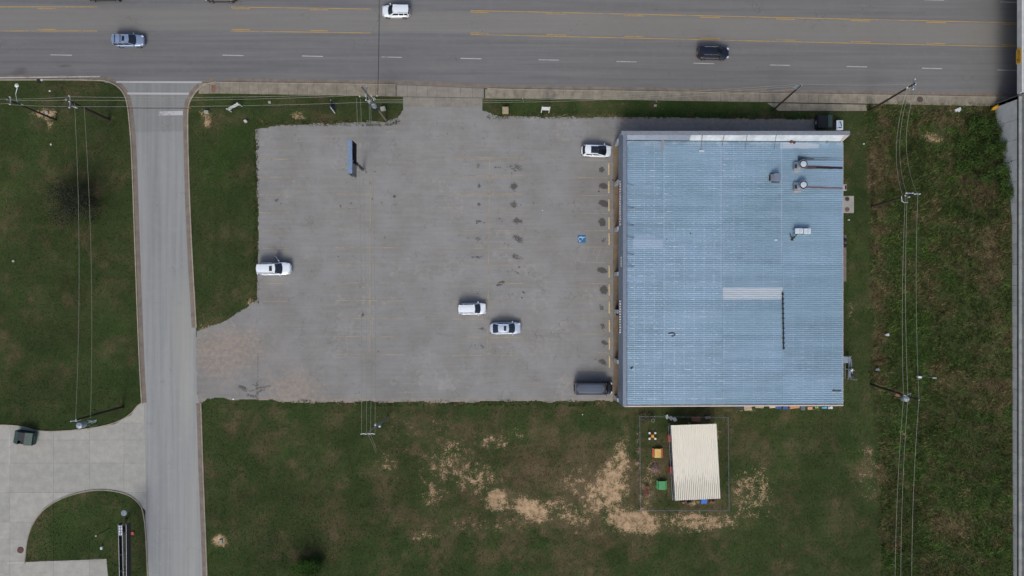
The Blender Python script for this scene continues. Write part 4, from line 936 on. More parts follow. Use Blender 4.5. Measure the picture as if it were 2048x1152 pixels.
        for xw in (xf, xr_):
            wc = Vector((xw, s*(W/2-.115), wheel_r))
            wh = MB().tube(wc-Vector((0, .11, 0)), wc+Vector((0, .11, 0)), wheel_r, n=24).build('wheel', m_tyre, t, local=True, smooth=True, bevel=.0)
            rim = MB().tube(wc+Vector((0, s*.10, 0)), wc+Vector((0, s*.122, 0)), wheel_r*.62, n=16).build('rim', m_rim, wh, local=True)
    if bars:
        for f in (.15, .33): MB().box((X(f), 0, H+.05), (.07, wtp*1.85, .03)).build('roof_bar', m_black, t, local=True)
    MB().box((X(.992), 0, .45), (.04, W*.5, .2)).build('grille', m_black, t, local=True)
    MB().box((X(.004), 0, .62), (.03, .32, .14)).build('licence_plate', m_white, t, local=True)
    MB().box((X(.958), 0, hf*.93), (.03, W*.70, .05)).build('hood_seam', m_black, t, local=True)
    MB().box((0, 0, .30), (L*.8, W*.74, .16)).build('underbody', m_black, t, local=True)
    if kind == 'pickup': MB().box((X(.19), 0, belt+.005), (L*.30, W*.72, .07)).build('bed', m_black, t, local=True)
    if open_door:
        hx, hy = xb1-.42, W/2-.03; th = R(122); dv = Vector((math.cos(th), math.sin(th), 0)); nv = Vector((dv.y, -dv.x, 0)); c = Vector((hx, hy, 0))+dv*.56
        dr = MB().box((c.x, c.y, .68), (1.12, .05, .78), rz=th).build('door', pm, t, local=True)
        dr['label'] = 'driver door standing open'
        MB().box((c.x-nv.x*.09, c.y-nv.y*.09, .66), (1.02, .13, .66), rz=th).build('door_trim', m_black, dr, local=True)
        MB().box((c.x-nv.x*-.01, c.y-nv.y*-.01, 1.30), (.95, .03, .42), rz=th).build('door_window', m_glass, dr, local=True)
        m0 = Vector((hx, hy, 1.12))+dv*.22+nv*.14; MB().box(m0, (.12, .2, .14), rz=th).build('mirror', pm, dr, local=True, bevel=.03)
        MB().box((hx-.55, W/2-.10, .75), (1.0, .06, .8)).build('door_opening', m_black, t, local=True)
    return t
car('parked_car', 'white hatchback with a black glass roof, parked at the north end beside the shop', 1193, 301, -2, 'crossover', 4.62, 1.84, 1.55, p_white, 'cars parked in the lot', glassroof=(.305, .55))
car('parked_car', 'white estate with a sunroof and its driver door open, at the grassy lot edge', 548, 537.5, 1, 'suv', 5.15, 1.98, 1.88, p_white, 'cars parked in the lot', sunroof=(.42, .505), rails=(.06, .52), open_door=True)
car('parked_car', 'white wagon parked alone in the middle of the lot, with a plain white roof', 943.5, 617.5, 1, 'wagon', 4.35, 1.80, 1.58, p_white, 'cars parked in the lot', rails=(.1, .55))
car('parked_car', 'pale silver sedan with a sunroof, parked just right of the white wagon', 1010.5, 656.5, 1, 'sedan', 4.75, 1.84, 1.46, p_pearl, 'cars parked in the lot', sunroof=(.455, .535))
car('parked_van', 'dark grey passenger van with a ribbed grey roof near the shop corner', 1186.5, 776, 0, 'van', 6.0, 2.03, 2.1, p_dark, None, roof_m=p_vanr, cat='van', wheel_r=.37)
car('driving_car', 'silver-blue car with dark roof bars driving right on the left part of the road', 256.5, 80.5, 0, 'suv', 4.7, 1.84, 1.65, p_silv, 'cars on the road', sunroof=(.38, .46), rails=(.08, .5), bars=True)
car('driving_car', 'boxy white car heading left at the top of the road', 792, 22, 180, 'suv', 4.25, 1.82, 1.75, p_white, 'cars on the road', rails=(.08, .42))
car('driving_car', 'black car with two silver roof rails driving right', 1426.5, 105.5, -1, 'suv', 4.85, 1.92, 1.75, p_navy, 'cars on the road', rails=(.18, .60))
car('driving_pickup', 'dark pickup at the far left, cut off by the top edge, wheels showing', 208, -13.5, 180, 'pickup', 5.7, 2.0, 1.9, p_dark, 'cars on the road', wheel_r=.40, wb=.64, cat='pickup')
car('driving_car', 'black car cut off by the top edge, left of the white boxy car', 441, -10, 180, 'sedan', 5.0, 1.88, 1.5, p_blk, 'cars on the road', wheel_r=.36)

# ------------------------------------------------------------------ utility poles and wires
def pole(label, b, tpx, h, r0=.17, r1=.11, mat=None, group='utility poles'):
    base = P(*b, 0); top = P(*tpx, h)
    t = thing('utility_pole', label, 'utility pole', base, group)
    MB().tube(base-Vector((0, 0, .3)), top, r0, r1, 10).build('pole', mat or m_wood, t, smooth=True)
    MB().tube(top, top+Vector((0, 0, .05)), r1*1.05, r1*.9, 10).build('pole_cap', m_galv, t)
    return t, base, top
def on(base, top, h): return base+(top-base)*(h/top.z)
def crossarm(t, c, vec, mat=None, ins=2, w_=.11):
    v = Vector(vec); MB().box(c, (v.length, w_, .12), math.atan2(v.y, v.x)).build('crossarm', mat or m_woodg, t)
    for k in (np.linspace(-.46, .46, ins) if ins > 1 else [0]):
        q = c+v*k; MB().lathe(q+Vector((0, 0, .06)), [(.03, 0), (.09, .06), (.05, .11), (.09, .16), (.04, .24)], 8).build('insulator', m_insul, t)
def transformer(t, c, r=.3, h=.9):
    f = MB().lathe(c, [(r*.9, 0), (r, .06), (r, h*.85), (r*.85, h*.95), (r*.3, h)], 18).build('transformer', m_galv, t, smooth=True)
    for s in (-.12, .12): MB().lathe(c+Vector((s, 0, h*.95)), [(.05, 0), (.07, .1), (.04, .22)], 8).build('bushing', m_insul, f)
def cutout(t, c, d): MB().box(c, (.5, .08, .08), d).tube(c+Vector((.2, 0, -.25)), c+Vector((.2, 0, .2)), .05, n=6).build('cutout', m_insul, t)
# A far left with a street light
t, b, tp = pole('dark pole at the far left carrying a street lamp over the verge', (112, 240), (14, 199), 10.3); A = tp
crossarm(t, tp-Vector((0, 0, .35))+Vector((.25, -.1, 0)), (0, 1.1, 0), m_galv); q = on(b, tp, 8.2)
MB().path([q, q+Vector((-.05, 1.3, .35)), Vector(P(34.5, 176, 8.8))], .055, 6).build('lamp_arm', m_galv, t)
lc = P(33.5, 171, 8.8); MB().lathe(lc-Vector((0, 0, .12)), [(.1, 0), (.27, .06), (.3, .14), (.2, .26), (.06, .3)], 14).build('lamp_head', m_insul, t, smooth=True)
cutout(t, on(b, tp, 7.6)+Vector((0, .1, 0)), 0)
# B
t, b, tp = pole('thick black pole left of the side street with a vertical crossarm', (218, 240), (132, 199.5), 10.4, .24, .16); Bp = tp
Bc = P(140, 204, 9.9); crossarm(t, Bc, (0, 1.75, 0), m_galv, 3); cutout(t, P(147, 214, 9), R(-25)); cutout(t, P(150, 215, 9), R(-25))
# C, transformer pole between the signs and the lot entrance
t, b, tp = pole('grey pole with transformer beside the lot entrance', (772, 240), (722, 172), 15.4, .18, .12, m_woodg); Cp = tp
c1 = on(b, tp, 11.2); crossarm(t, c1, (2.6, .1, 0), m_woodg, 4); crossarm(t, on(b, tp, 12.4)+Vector((0, 0, 0)), (.1, 2.0, 0), m_galv, 3)
transformer(t, on(b, tp, 8.0)+Vector((.1, -.42, 0)), .34, 1.0); transformer(t, on(b, tp, 8.2)+Vector((-.5, .12, 0)), .26, .8)
MB().box(on(b, tp, 6.2)+Vector((-.1, -.42, 0)), (.5, .4, .8), .5).build('meter_box', m_cable, t)
for k in range(4): cutout(t, on(b, tp, 9.6+k*.5)+Vector((.35-.25*k, .15, 0)), R(80+k*12))
# D, E
t, b, tp = pole('black pole rising over the sidewalk, left of the two at the upper right', (1547, 220), (1603, 170), 12.0); Dp = tp
for k, (dx, dy) in enumerate([(-.1, .15), (-.45, -.15), (-.55, -1.0)]):
    c = on(b, tp, 11.7-k*.5); MB().box(c+Vector((-.3, 0, 0)), (.9, .07, .07), R(-10)).build('side_arm', m_galv, t); MB().lathe(c+Vector((-.05, .12, .02)), [(.04, 0), (.1, .08), (.05, .2)], 8).build('insulator', m_insul, t)
t, b, tp = pole('black pole with pale crossarms at the corner of the weeds, right of its neighbour', (1738, 222), (1832, 166), 12.6); Ep = tp
crossarm(t, on(b, tp, 12.0), (.3, 1.5, 0), m_galv, 3); crossarm(t, on(b, tp, 11.0)+Vector((.2, .1, 0)), (1.2, .5, 0), m_galv, 3); cutout(t, on(b, tp, 10.6), R(40))
# F, G
t, b, tp = pole('black pole leaning over the upper weeds with a two-level pale crossarm', (1743, 413), (1834, 387), 12.2); Fp = tp
crossarm(t, P(1818, 386.5, 12.0), (.95, -.02, 0), m_galv, 2, .14); crossarm(t, P(1833.5, 388.3, 12.0), (.7, 0, 0), m_galv, 2, .14); crossarm(t, on(b, tp, 9.7), (.6, -.2, 0), m_galv, 2)
MB().path([P(1803, 392, 10), P(1804, 402, 9.6), P(1808, 405, 9.6), P(1816, 405, 10)], .035).build('jumper', m_insul, t)
t, b, tp = pole('black pole with a big round transformer over the lower weeds', (1742, 769), (1838, 800), 12.6); Gp = tp
transformer(t, on(b, tp, 8.3)+Vector((.32, -.55, -.2)), .42, 1.1); MB().box(on(b, tp, 6.9)+Vector((.1, -.3, 0)), (.65, .4, .7), R(-20)).build('meter_box', M('rusty_box', srgb(130, 92, 78), .8), t)
crossarm(t, on(b, tp, 10.0)+Vector((.25, -.1, 0)), (1.7, -.55, 0), m_galv, 3); MB().path([on(b, tp, 9.4), on(b, tp, 9.6)+Vector((.6, .4, .1)), on(b, tp, 10.4)], .03).build('jumper', m_insul, t)
# H, I
t, b, tp = pole('leaning black pole by the yard kerb with a finned steel rack and a round transformer', (246, 814), (152, 840), 11.2, .2, .14); Hp = tp
transformer(t, P(168, 848, 8.2), .48, 1.2); crossarm(t, P(149, 842, 10.9), (.8, 0, 0), m_galv, 2); cutout(t, P(156, 840, 10.5), R(50))
for k in range(5): MB().tube(P(174, 847-k*1.6, 8), P(193, 839.5-k*1.0+k*.0+k*1.8, 8), .035, n=5).build('rack_bar', m_galv, t)
for x in (160.5, 173.5, 188.5): MB().box(P(x, 852, 7.4), (.06, .06, 1.6)).build('rack_leg', m_galv, t)
MB().box(P(164, 853.5, 7.8), (.9, .06, .06)).box(P(187, 845, 7.9), (.7, .06, .06), R(15)).build('rack_rail', m_galv, t)
t, b, tp = pole('thin pole standing in the back field with a wide pale crossarm', (776, 834), (733, 868), 13.4, .13, .08, m_metal); Ip = tp
Ic = P(736, 867.5, 13.0); crossarm(t, Ic, (1.9, 0, 0), m_insul, 4, .1); transformer(t, on(b, tp, 6.8)+Vector((-.25, .15, 0)), .17, .55); transformer(t, on(b, tp, 5.6)+Vector((.1, -.25, 0)), .2, .6)
# tall lamp-like stub at the right wire
t = thing('marker_post', 'thin grey post topped by a white box under the right-hand wire', 'post', P(1838, 752, 0)); 
MB().tube(P(1838, 752, 0), P(1872, 756, 4.4), .05, .04, 6).build('post', m_metal, t); MB().box(P(1838, 754, .35), (.6, .32, .5)).build('box', m_insul, t); MB().box(P(1869, 756, 4.3), (.6, .1, .1)).build('cap', m_insul, t)

def wire(label, a, b_, sag, r=.023, mat=None, n=18, group='power lines', cat='power line'):
    a = Vector(a); b_ = Vector(b_); pts = []
    for i in range(n+1):
        f = i/n; q = a.lerp(b_, f); q.z -= 4*sag*f*(1-f); pts.append(q)
    o = MB().path(pts, r, 5).build('power_line', mat or m_wire); tag(o, label, cat, group); return o
up = Vector((0, 0, .1))
wire('northern of the pale wires from the left edge to the lamp pole', P(-160, 200, 10), P(18, 198, 10.1), .3)
wire('southern of the pale wires from the left edge to the lamp pole', P(-160, 209, 10), P(18, 207, 10.1), .3)
wire('northern pale wire between the lamp pole and the thick black pole', P(18, 198, 10.1), P(140, 193.5, 10), .3)
wire('middle pale wire between the lamp pole and the thick black pole', P(15, 200, 10.3), P(133, 200, 10.4), .3)
wire('southern pale wire between the lamp pole and the thick black pole', P(18, 209, 10), P(140, 213, 10), .3)
wire('northern pale wire crossing the side street to the transformer pole', P(140, 193.5, 10), P(735, 187, 13), 1.0)
wire('middle pale wire crossing the side street to the transformer pole', P(133, 200, 10.4), P(733, 190, 12.6), 1.1)
wire('southern pale wire crossing the side street to the transformer pole', P(140, 213, 10), P(742, 204, 10.8), .9)
wire('thick black cable crossing the side street, southernmost of that bundle', P(160, 215, 8.2), P(750, 212, 9.0), .7, .045, m_cable)
wire('thick black cable between the two poles at the far left', P(40, 211, 8.0), P(160, 216, 8.2), .3, .04, m_cable)
wire('northern pale wire from the transformer pole towards the far pole on the right', P(745, 199, 11.4), P(1600, 168, 11.6), 2.2)
wire('middle pale wire from the transformer pole towards the far pole on the right', P(748, 202, 10.8), P(1599, 172, 11.2), 2.4)
wire('southern pale wire from the transformer pole towards the far pole on the right', P(750, 205, 10.2), P(1598, 178, 10.6), 2.4)
wire('pale wire joining the two black poles at the upper right', P(1603, 168, 11.7), P(1826, 168, 12.1), .5)
wire('black service cable crossing the main road from the transformer pole', P(755, 198, 10.4), P(757, -120, 9.5), .8, .04, m_cable)
for k, (xa, xb) in enumerate([(713, 723), (721, 733), (738, 741), (741, 750)]):
    wire(['westernmost', 'second', 'third', 'easternmost'][k]+' of four pale wires hanging over the parking lot', P(xa, 196+k*1.5, 12.2), P(xb, 867, 13.2), 1.2)
wire('west strand of the drop wires below the field pole', P(736, 869, 12.6), P(752, 904, .2), .1, .02); wire('east strand of the drop wires below the field pole', P(741, 869, 12.6), P(753, 900, .2), .1, .02)
wire('western long wire over the left field', P(149, 206, 9.8), P(151, 842, 10.8), .9); wire('eastern long wire over the left field', P(168, 213, 8.8), P(181, 836, 9.2), .9)
wire('western wire over the upper weeds', P(1817, 170, 11.3), P(1805, 392, 10.4), 2.2); wire('middle wire over the upper weeds', P(1823, 167, 11.6), P(1813, 386, 12.2), 2.2); wire('eastern wire over the upper weeds', P(1832, 172, 11.8), P(1834, 387, 12.2), 2.4)
wire('western wire over the middle weeds', P(1811, 387, 12.2), P(1807, 797, 10.3), .5); wire('middle wire over the middle weeds', P(1814.5, 387, 12.2), P(1816, 793, 10.3), .5); wire('eastern wire over the middle weeds', P(1835.5, 389, 12.2), P(1838, 799, 12.6), .5)
wire('western wire over the lower weeds', P(1807, 797, 10.3), P(1790, 1240, 10.3), .6); wire('middle wire over the lower weeds', P(1816, 793, 10.3), P(1802, 1240, 10.3), .6); wire('eastern wire over the lower weeds', P(1838, 799, 12.6), P(1824, 1240, 11.3), .6)

# ------------------------------------------------------------------ signs
t = thing('pylon_sign', 'tall empty sign box with a blue-grey lid on a dark slanted-looking post in the lot', 'sign', P(727, 341))
zt, zb_ = 8.6, 5.9; a = P(695, 280, zt); b = P(704.5, 347, zt); cx, cy = (a.x+b.x)/2, (a.y+b.y)/2; wx_, wy_ = b.x-a.x, a.y-b.y
MB().box((cx, cy, zt), (wx_, wy_, .08)).build('lid', M('blue_grey_lid', srgb(116, 138, 166), .5, .1), t)
m_frame = M('dark_sign_frame', srgb(44, 42, 46), .7); m_inner = M('weathered_inner_sheet', srgb(92, 88, 80), .8)
for y in (cy-wy_/2+.05, cy+wy_/2-.05, cy-.75): MB().box((cx, y, (zt+zb_)/2), (wx_, .07, zt-zb_-.1)).build('end_frame', m_frame, t)
MB().box((cx, cy, zb_), (wx_, wy_, .08)).build('bottom', m_frame, t)
MB().box((cx-wx_/2+.03, cy, (zt+zb_)/2), (.05, wy_-.2, zt-zb_-.1)).build('west_face', m_inner, t)
MB().box((cx+wx_/2-.03, cy-1.7, (zt+zb_)/2), (.04, 1.8, zt-zb_-.2)).build('east_face', M('grey_acrylic', srgb(96, 104, 118), .4), t)
for k in range(5): MB().box((cx-.1, cy-wy_/2+.5+k*1.0, zb_+1.1), (.1, .05, 2.1)).build('stud', m_frame, t)
MB().box((cx+wx_/2-.05, cy-.55, zt-.45), (.10, .12, .5), rx=.7).build('loose_strip', m_white, t)
MB().tube(P(726, 340, 0), (cx+.1, cy-.2, zb_), .20, .20, 12).build('post', m_frame, t); MB().box(P(728, 341, .1), (.5, .5, .2)).build('base_plate', m_metal, t)
def board(label, b1, b2, hgt, zlo, col, posts=True, dep=.05):
    a = P(*b1); b = P(*b2); d = b-a; t = thing('yard_sign', label, 'sign', (a+b)/2); ang = math.atan2(d.y, d.x); c = (a+b)/2
    MB().box((c.x, c.y, zlo+hgt/2), (d.length, dep, hgt), ang).build('panel', col, t)
    for q in (a, b): MB().box((q.x, q.y, (zlo+hgt)/2+.05), (.12, .12, zlo+hgt+.1), ang).build('post', m_insul, t)
    return t, c, ang, d.length
m_bp = M('sign_face_white', srgb(206, 214, 222), .5); m_bl = M('sign_face_blue', srgb(120, 134, 172), .5)
t, c, an, L_ = board('white two-post signboard on the grass right of the lot entrance', (1082.5, 225), (1097.5, 225.5), 1.7, 1.5, m_bp)
t, c, an, L_ = board('slanting white banner sign on the verge beside the side street', (463, 223.5), (484, 212.5), .9, .9, m_bp)
MB().box((c.x-.1, c.y-.04, 1.3), (1.1, .05, .35), an).build('printed_band', m_bl, t)
t = thing('realty_sign', 'blue and white V-shaped sign with a white leg on the verge', 'sign', P(668, 220))
MB().tube(P(670, 226.5, .0), P(660.5, 213.5, 2.4), .07, n=6).build('leg', m_insul, t); MB().tube(P(667, 212, .0), P(661, 200, 2.5), .06, n=6).build('leg', m_insul, t)
MB().add([tuple(P(*v)) for v in [(661, 201, 2.5), (661, 214, 2.5), (668, 221, .8), (667, 207, .8)]], [(0, 1, 2, 3), (3, 2, 1, 0)]).build('panel', m_bl, t)
MB().add([tuple(P(*v)) for v in [(662.5, 202, 2.4), (662.5, 214, 2.4), (670.5, 221, .9), (670, 208, .9)]], [(0, 1, 2, 3), (3, 2, 1, 0)]).build('back_panel', M('navy_panel', srgb(38, 46, 82), .6), t)
# long empty sign frame at the lower left
t = thing('sign_frame', 'long dark open sign frame with pale rails at the lower left lawn', 'sign', P(251, 1042))
Z = 5.0
for x0_, x1_ in ((236.5, 240.5), (244.5, 248), (252.5, 253.5)):
    MB().tube(P(x0_, 1049, Z), P(x1_, 1215, Z), .05, n=6).build('rail', m_metal, t)
MB().add([tuple(P(*v)) for v in [(236.5, 1049, Z-.5), (253, 1049, Z-.5), (254.5, 1215, Z-.5), (240.5, 1215, Z-.5)]], [(0, 1, 2, 3), (3, 2, 1, 0)]).build('floor', m_cable, t)
for x0_, x1_ in ((235.8, 239.8), (253.2, 254.2)):
    mb = MB(); mb.add([tuple(P(x0_, 1049, Z+.05)), tuple(P(x1_, 1215, Z+.05)), tuple(P(x1_, 1215, Z+.05)-Vector((0, 0, 1.1))), tuple(P(x0_, 1049, Z+.05)-Vector((0, 0, 1.1)))], [(0, 1, 2, 3), (3, 2, 1, 0)]); mb.build('side_sheet', m_frame, t)
for y in (1050, 1071, 1109, 1142, 1175): MB().box(P(246, y, Z-.05), (1.25, .09, .12), R(8 if y == 1109 else 0)).build('cross_member', m_frame, t)
pl = MB().box(P(241, 1061, Z+.06), (.48, 1.5, .05)).build('lettered_plate', M('lettered_plate_blue', srgb(92, 108, 138), .5), t)
for k in range(8): MB().box(P(238.9+(k % 2)*4, 1053+(k//2)*5, Z+.10), (.16, .26, .012)).build('mark', m_insul, pl)
for y, hh in ((1040, 0), (1190, 0)): MB().tube(P(251, y, 0), P(249.5, y+16, Z-.6), .2, .18, 10).build('post', M('tan_post', srgb(112, 98, 84), .8), t)
MB().lathe(P(248, 1026, 0), [(.45, 0), (.45, .05), (.1, .06)], 16).build('footing', m_fascia, t)
t = thing('flag_pole', 'thin dark pole on the lower left lawn', 'pole', P(219, 1056)); MB().tube(P(219, 1056, 0), P(193, 1071, 3.4), .05, .04, 6).build('pole', m_wood, t); MB().box(P(192, 1072, 3.5), (.15, .15, .1)).build('cap', m_insul, t)

# ------------------------------------------------------------------ bins, boxes, lids
m_gdump = M('green_dumpster_paint', srgb(44, 70, 68), .6, 0, .2); m_gd2 = M('dumpster_lid', srgb(34, 36, 48), .55)
t = thing('dumpster', 'dark green dumpster with slanted lids standing in the concrete yard', 'dumpster', P(57, 873), None, R(-9))
mb = MB(); L2, W2 = 2.75, 1.9
mb.add([(-L2/2, -W2/2, .15), (L2/2, -W2/2, .15), (L2/2, W2/2, .15), (-L2/2, W2/2, .15), (-L2/2-.05, -W2/2, 1.1), (L2/2+.05, -W2/2, 1.1), (L2/2+.05, W2/2, 1.1), (-L2/2-.05, W2/2, 1.1)], [(0, 3, 2, 1), (0, 1, 5, 4), (1, 2, 6, 5), (2, 3, 7, 6), (3, 0, 4, 7)]); mb.build('body', m_gdump, t, local=True)
MB().add([(-L2/2, -W2/2, 1.12), (-.5, -W2/2, 1.55), (-.5, W2/2, 1.62), (-L2/2, W2/2, 1.18), (-L2/2, -W2/2, 1.06), (-.5, -W2/2, 1.06)], [(0, 1, 2, 3), (4, 5, 1, 0)]).build('lid', m_gdump, t, local=True)
MB().add([(.45, -W2/2, 1.55), (L2/2, -W2/2, 1.12), (L2/2, W2/2, 1.18), (.45, W2/2, 1.62), (.45, -W2/2, 1.06), (L2/2, -W2/2, 1.06)], [(0, 1, 2, 3), (4, 5, 1, 0)]).build('lid', M('grey_green_lid', srgb(66, 86, 82), .6), t, local=True)
MB().add([(-.48, -.35, 1.57), (.43, -.35, 1.57), (.43, W2/2, 1.63), (-.48, W2/2, 1.63)], [(0, 1, 2, 3)]).build('lid', m_gd2, t, local=True)
MB().box((0, -.66, .8), (.9, .55, .5)).box((0, W2/2+.06, .7), (1.6, .1, .12)).build('opening', m_black, t, local=True)
for s in (-1, 1): MB().box((s*(L2/2+.1), 0, .75), (.12, 1.1, .18)).build('fork_pocket', m_gdump, t, local=True)
t = thing('dumpster', 'black dumpster with one grey-green lid behind the shop at the north edge', 'dumpster', P(1643, 246))
c = P(1643, 247); L2, W2 = 2.3, 1.85
MB().box((c.x, c.y, .7), (L2, W2, 1.1)).build('body', m_gd2, t); MB().box((c.x-.35, c.y, 1.28), (1.45, W2, .06)).build('lid', m_cable, t)
MB().box((c.x+.72, c.y+.05, 1.30), (.68, W2, .06), ry=.12).build('lid', M('grey_green_lid', srgb(66, 86, 82), .6), t)
for s in (-.6, .6): MB().box((c.x+s, c.y+W2/2+.05, .8), (.2, .12, .2)).build('fork_pocket', m_gd2, t)
MB().box((c.x-1.25, c.y-.1, .9), (.06, .5, .12)).build('label_plate', m_insul, t)
t = thing('ice_box', 'small white chest with a blue picture on its lid, beside the black dumpster', 'chest', P(1672, 254)); c = P(1673, 253.5, 0)
MB().box((c.x, c.y, .5), (.98, 1.4, 1.0)).build('cabinet', m_cap, t, bevel=.02); MB().box((c.x, c.y, 1.03), (1.0, 1.45, .05)).build('lid', m_bp, t)
mb = MB(); mb.box((c.x-.1, c.y+.05, 1.062), (.34, .6, .008)); mb.build('pale_print', M('pale_blue_print', srgb(160, 196, 226), .5), t)
MB().box((c.x+.2, c.y+.15, 1.066), (.18, .75, .008), R(12)).box((c.x+.0, c.y+.48, 1.0705), (.4, .12, .008), R(8)).box((c.x+.05, c.y-.38, 1.075), (.5, .18, .008)).box((c.x-.33, c.y-.33, 1.08), (.12, .1, .008)).build('dark_print', M('dark_blue_print', srgb(40, 60, 96), .5), t)
def pad_box(name, label, cat, px, py, w_, d_, h_, mat, rz_=0, group=None, lid=None):
    t = thing(name, label, cat, P(px, py), group); c = P(px, py)
    MB().box((c.x, c.y, h_/2), (w_, d_, h_), rz_).build('cabinet', mat, t, bevel=min(.03, h_*.2)); MB().box((c.x, c.y, h_+.02), (w_*.84, d_*.84, .04), rz_).build('cover', lid or mat, t); return t
m_beige = M('beige_cabinet', srgb(150, 140, 116), .7); m_greyb = M('grey_utility_box', srgb(150, 152, 146), .7)
pad_box('utility_box', 'beige square utility box on the grass right of the lot entrance', 'utility box', 1011, 222, .95, 1.0, .7, m_beige)
pad_box('utility_box', 'grey utility box leaning by the foot of the transformer pole', 'utility box', 767, 218.5, .75, .6, .6, m_greyb, R(12))
pad_box('utility_box', 'pale utility box on the verge at the side street corner', 'utility box', 415, 225, .65, .45, .5, m_greyb)
pad_box('utility_box', 'small white box on the grass at the lot corner', 'utility box', 492, 243, .38, .38, .4, m_insul, R(40))
pad_box('utility_box', 'grey ground box on bare soil below the lamp pole', 'utility box', 95, 226, .5, .45, .3, m_greyb, R(10))
pad_box('utility_box', 'grey-green box in a ring of soil beside the street at the lower left', 'utility box', 443, 1082, .45, .6, .25, M('grey_green_box', srgb(120, 140, 130), .7))
pad_box('utility_box', 'small white box on the lower left lawn', 'utility box', 205, 1095, .3, .45, .35, m_insul)
pad_box('utility_box', 'tiny pale marker box in the middle of the verge', 'utility box', 540, 205, .4, .35, .25, m_greyb, .3)
pad_box('utility_box', 'small pale round-cornered box on the grass strip north of the shop', 'utility box', 1310, 212, .4, .35, .3, m_greyb)
def disc(name, label, cat, px, py, r, z, mat, ring=None, group=None):
    t = thing(name, label, cat, P(px, py, z), group); MB().lathe(P(px, py, z), [(r, 0), (r, .03), (r*.84, .035)], 24).build('frame', ring or mat, t)
    MB().lathe(P(px, py, z+.036), [(r*.8, 0), (r*.8, .008), (r*.3, .012)], 20).build('cover', mat, t)
    for k in range(8): MB().box(P(px, py, z+.052)+Vector((math.cos(k*math.pi/4)*r*.5, math.sin(k*math.pi/4)*r*.5, 0)), (r*.3, r*.06, .008), k*math.pi/4).build('rib', ring or mat, t)
m_iron = M('cast_iron', srgb(84, 72, 68), .8); m_iron2 = M('dark_iron', srgb(60, 52, 50), .8)
disc('manhole_cover', 'round iron manhole cover in the sidewalk at the upper right', 'manhole cover', 1840, 199, .44, .126, m_iron, m_iron2)
disc('tank_lid', 'dark round tank lid, northern of two on the small pad east of the shop', 'tank lid', 1694.5, 398, .34, .14, m_iron2, m_iron)
disc('tank_lid', 'brown round tank lid, southern of two on the small pad east of the shop', 'tank lid', 1694.5, 419, .34, .14, M('brown_lid', srgb(110, 88, 80), .8), m_iron)
disc('drain_cover', 'dark red round cover in the yard by the lower left lawn', 'drain cover', 41, 1100, .5, .03, M('red_brown_iron', srgb(92, 52, 56), .7), m_iron2)
def pad(label, x0, y0, x1, y1, mat, z=.13, name='concrete_pad'):
    a = P(x0, y0); b = P(x1, y1); o = MB().box(((a.x+b.x)/2, (a.y+b.y)/2, z/2), (b.x-a.x, a.y-b.y, z)).build(name, mat); o['kind'] = 'structure'; return o
pad('', 1668, 392, 1707, 426, m_slab); pad('', 1668, 470, 1692, 563, m_gutter, .1)
for i, (x, y) in enumerate([(1686, 481), (1686, 492)]):
    t = thing('wall_unit', ['upper', 'lower'][i]+' of two black round-ended units on the narrow pad east of the shop', 'utility unit', P(x, y), 'units by the east wall'); c = P(x-1, y)
    MB().lathe((c.x, c.y, .1), [(.28, 0), (.3, .1), (.3, .7), (.2, .8)], 12).build('drum', m_black, t); MB().box((c.x, c.y, .95), (.2, .2, .1)).build('cap', m_cable, t)
t = thing('vent_hood', 'grey framed opening on the east wall near the brown streak', 'vent', P(1684, 376)); MB().box((49.0, P(0, 376, 4).y, 4.3), (.5, .9, .5)).build('hood', m_trim, t); MB().box((49.1, P(0, 376, 4).y, 4.56), (.22, .6, .04)).build('mouth', m_black, t)
t = thing('service_rack', 'jumble of grey pipes and boxes standing at the southeast wall of the shop', 'pipe rack', P(1692, 738)); 
MB().box(P(1688, 719, 3), (.9, .95, .8)).build('cabinet', m_galv, t, bevel=.03); MB().box(P(1697, 718, 2.0), (.35, .8, .7)).build('side_box', m_cap, t)
for a_, b_ in [((1691, 738, 3), (1708, 740, 1.5)), ((1698, 712, 2), (1697, 758, 2)), ((1703, 718, 1.5), (1702, 735, 1.5)), ((1690, 725, 3), (1690, 757, 3)), ((1700, 757, 1), (1712, 760, .6)), ((1704, 742, 1.5), (1707, 756, .7))]:
    MB().tube(P(*a_), P(*b_), .06, n=6).build('pipe', m_metal, t)
for x, y in ((1697, 712), (1703, 740), (1690, 757), (1708, 757)): MB().box(P(x, y, .9), (.1, .1, 1.8)).build('leg', m_metal, t)
MB().box(P(1700, 727, 1.2), (.5, .9, .25)).box(P(1700, 748, 1.0), (.5, 1.0, .2)).build('tray', m_fascia, t); MB().box(P(1703, 740, 1.8), (.35, .35, .3)).build('meter', m_insul, t); MB().box(P(1704, 750, 1.1), (.3, .5, .3)).build('meter', m_cable, t)
def scrap(label, px, py, w_, d_, h_, mat, rz_=.3, name='litter', cat='litter', z=0):
    c = P(px, py, 0); g_ = float(berm(np.array([c.x]), np.array([c.y]))[0])
    mb = MB(); mb.box((c.x, c.y, z+g_+h_/2), (w_, d_, h_), rz_); mb.box((c.x+w_*.25, c.y-d_*.2, z+g_+h_*.7), (w_*.5, d_*.7, h_*.8), rz_+.5)
    o = mb.build(name, mat); tag(o, label, cat); return o
scrap('white lump of litter in the weeds southeast of the shop', 1772, 669, .45, .3, .5, m_insul); scrap('pale scrap beside the black pole in the lower weeds', 1752, 738, .5, .3, .5, m_metal); scrap('small white rag below the tank-lid pad', 1697, 440, .3, .14, .15, m_insul)
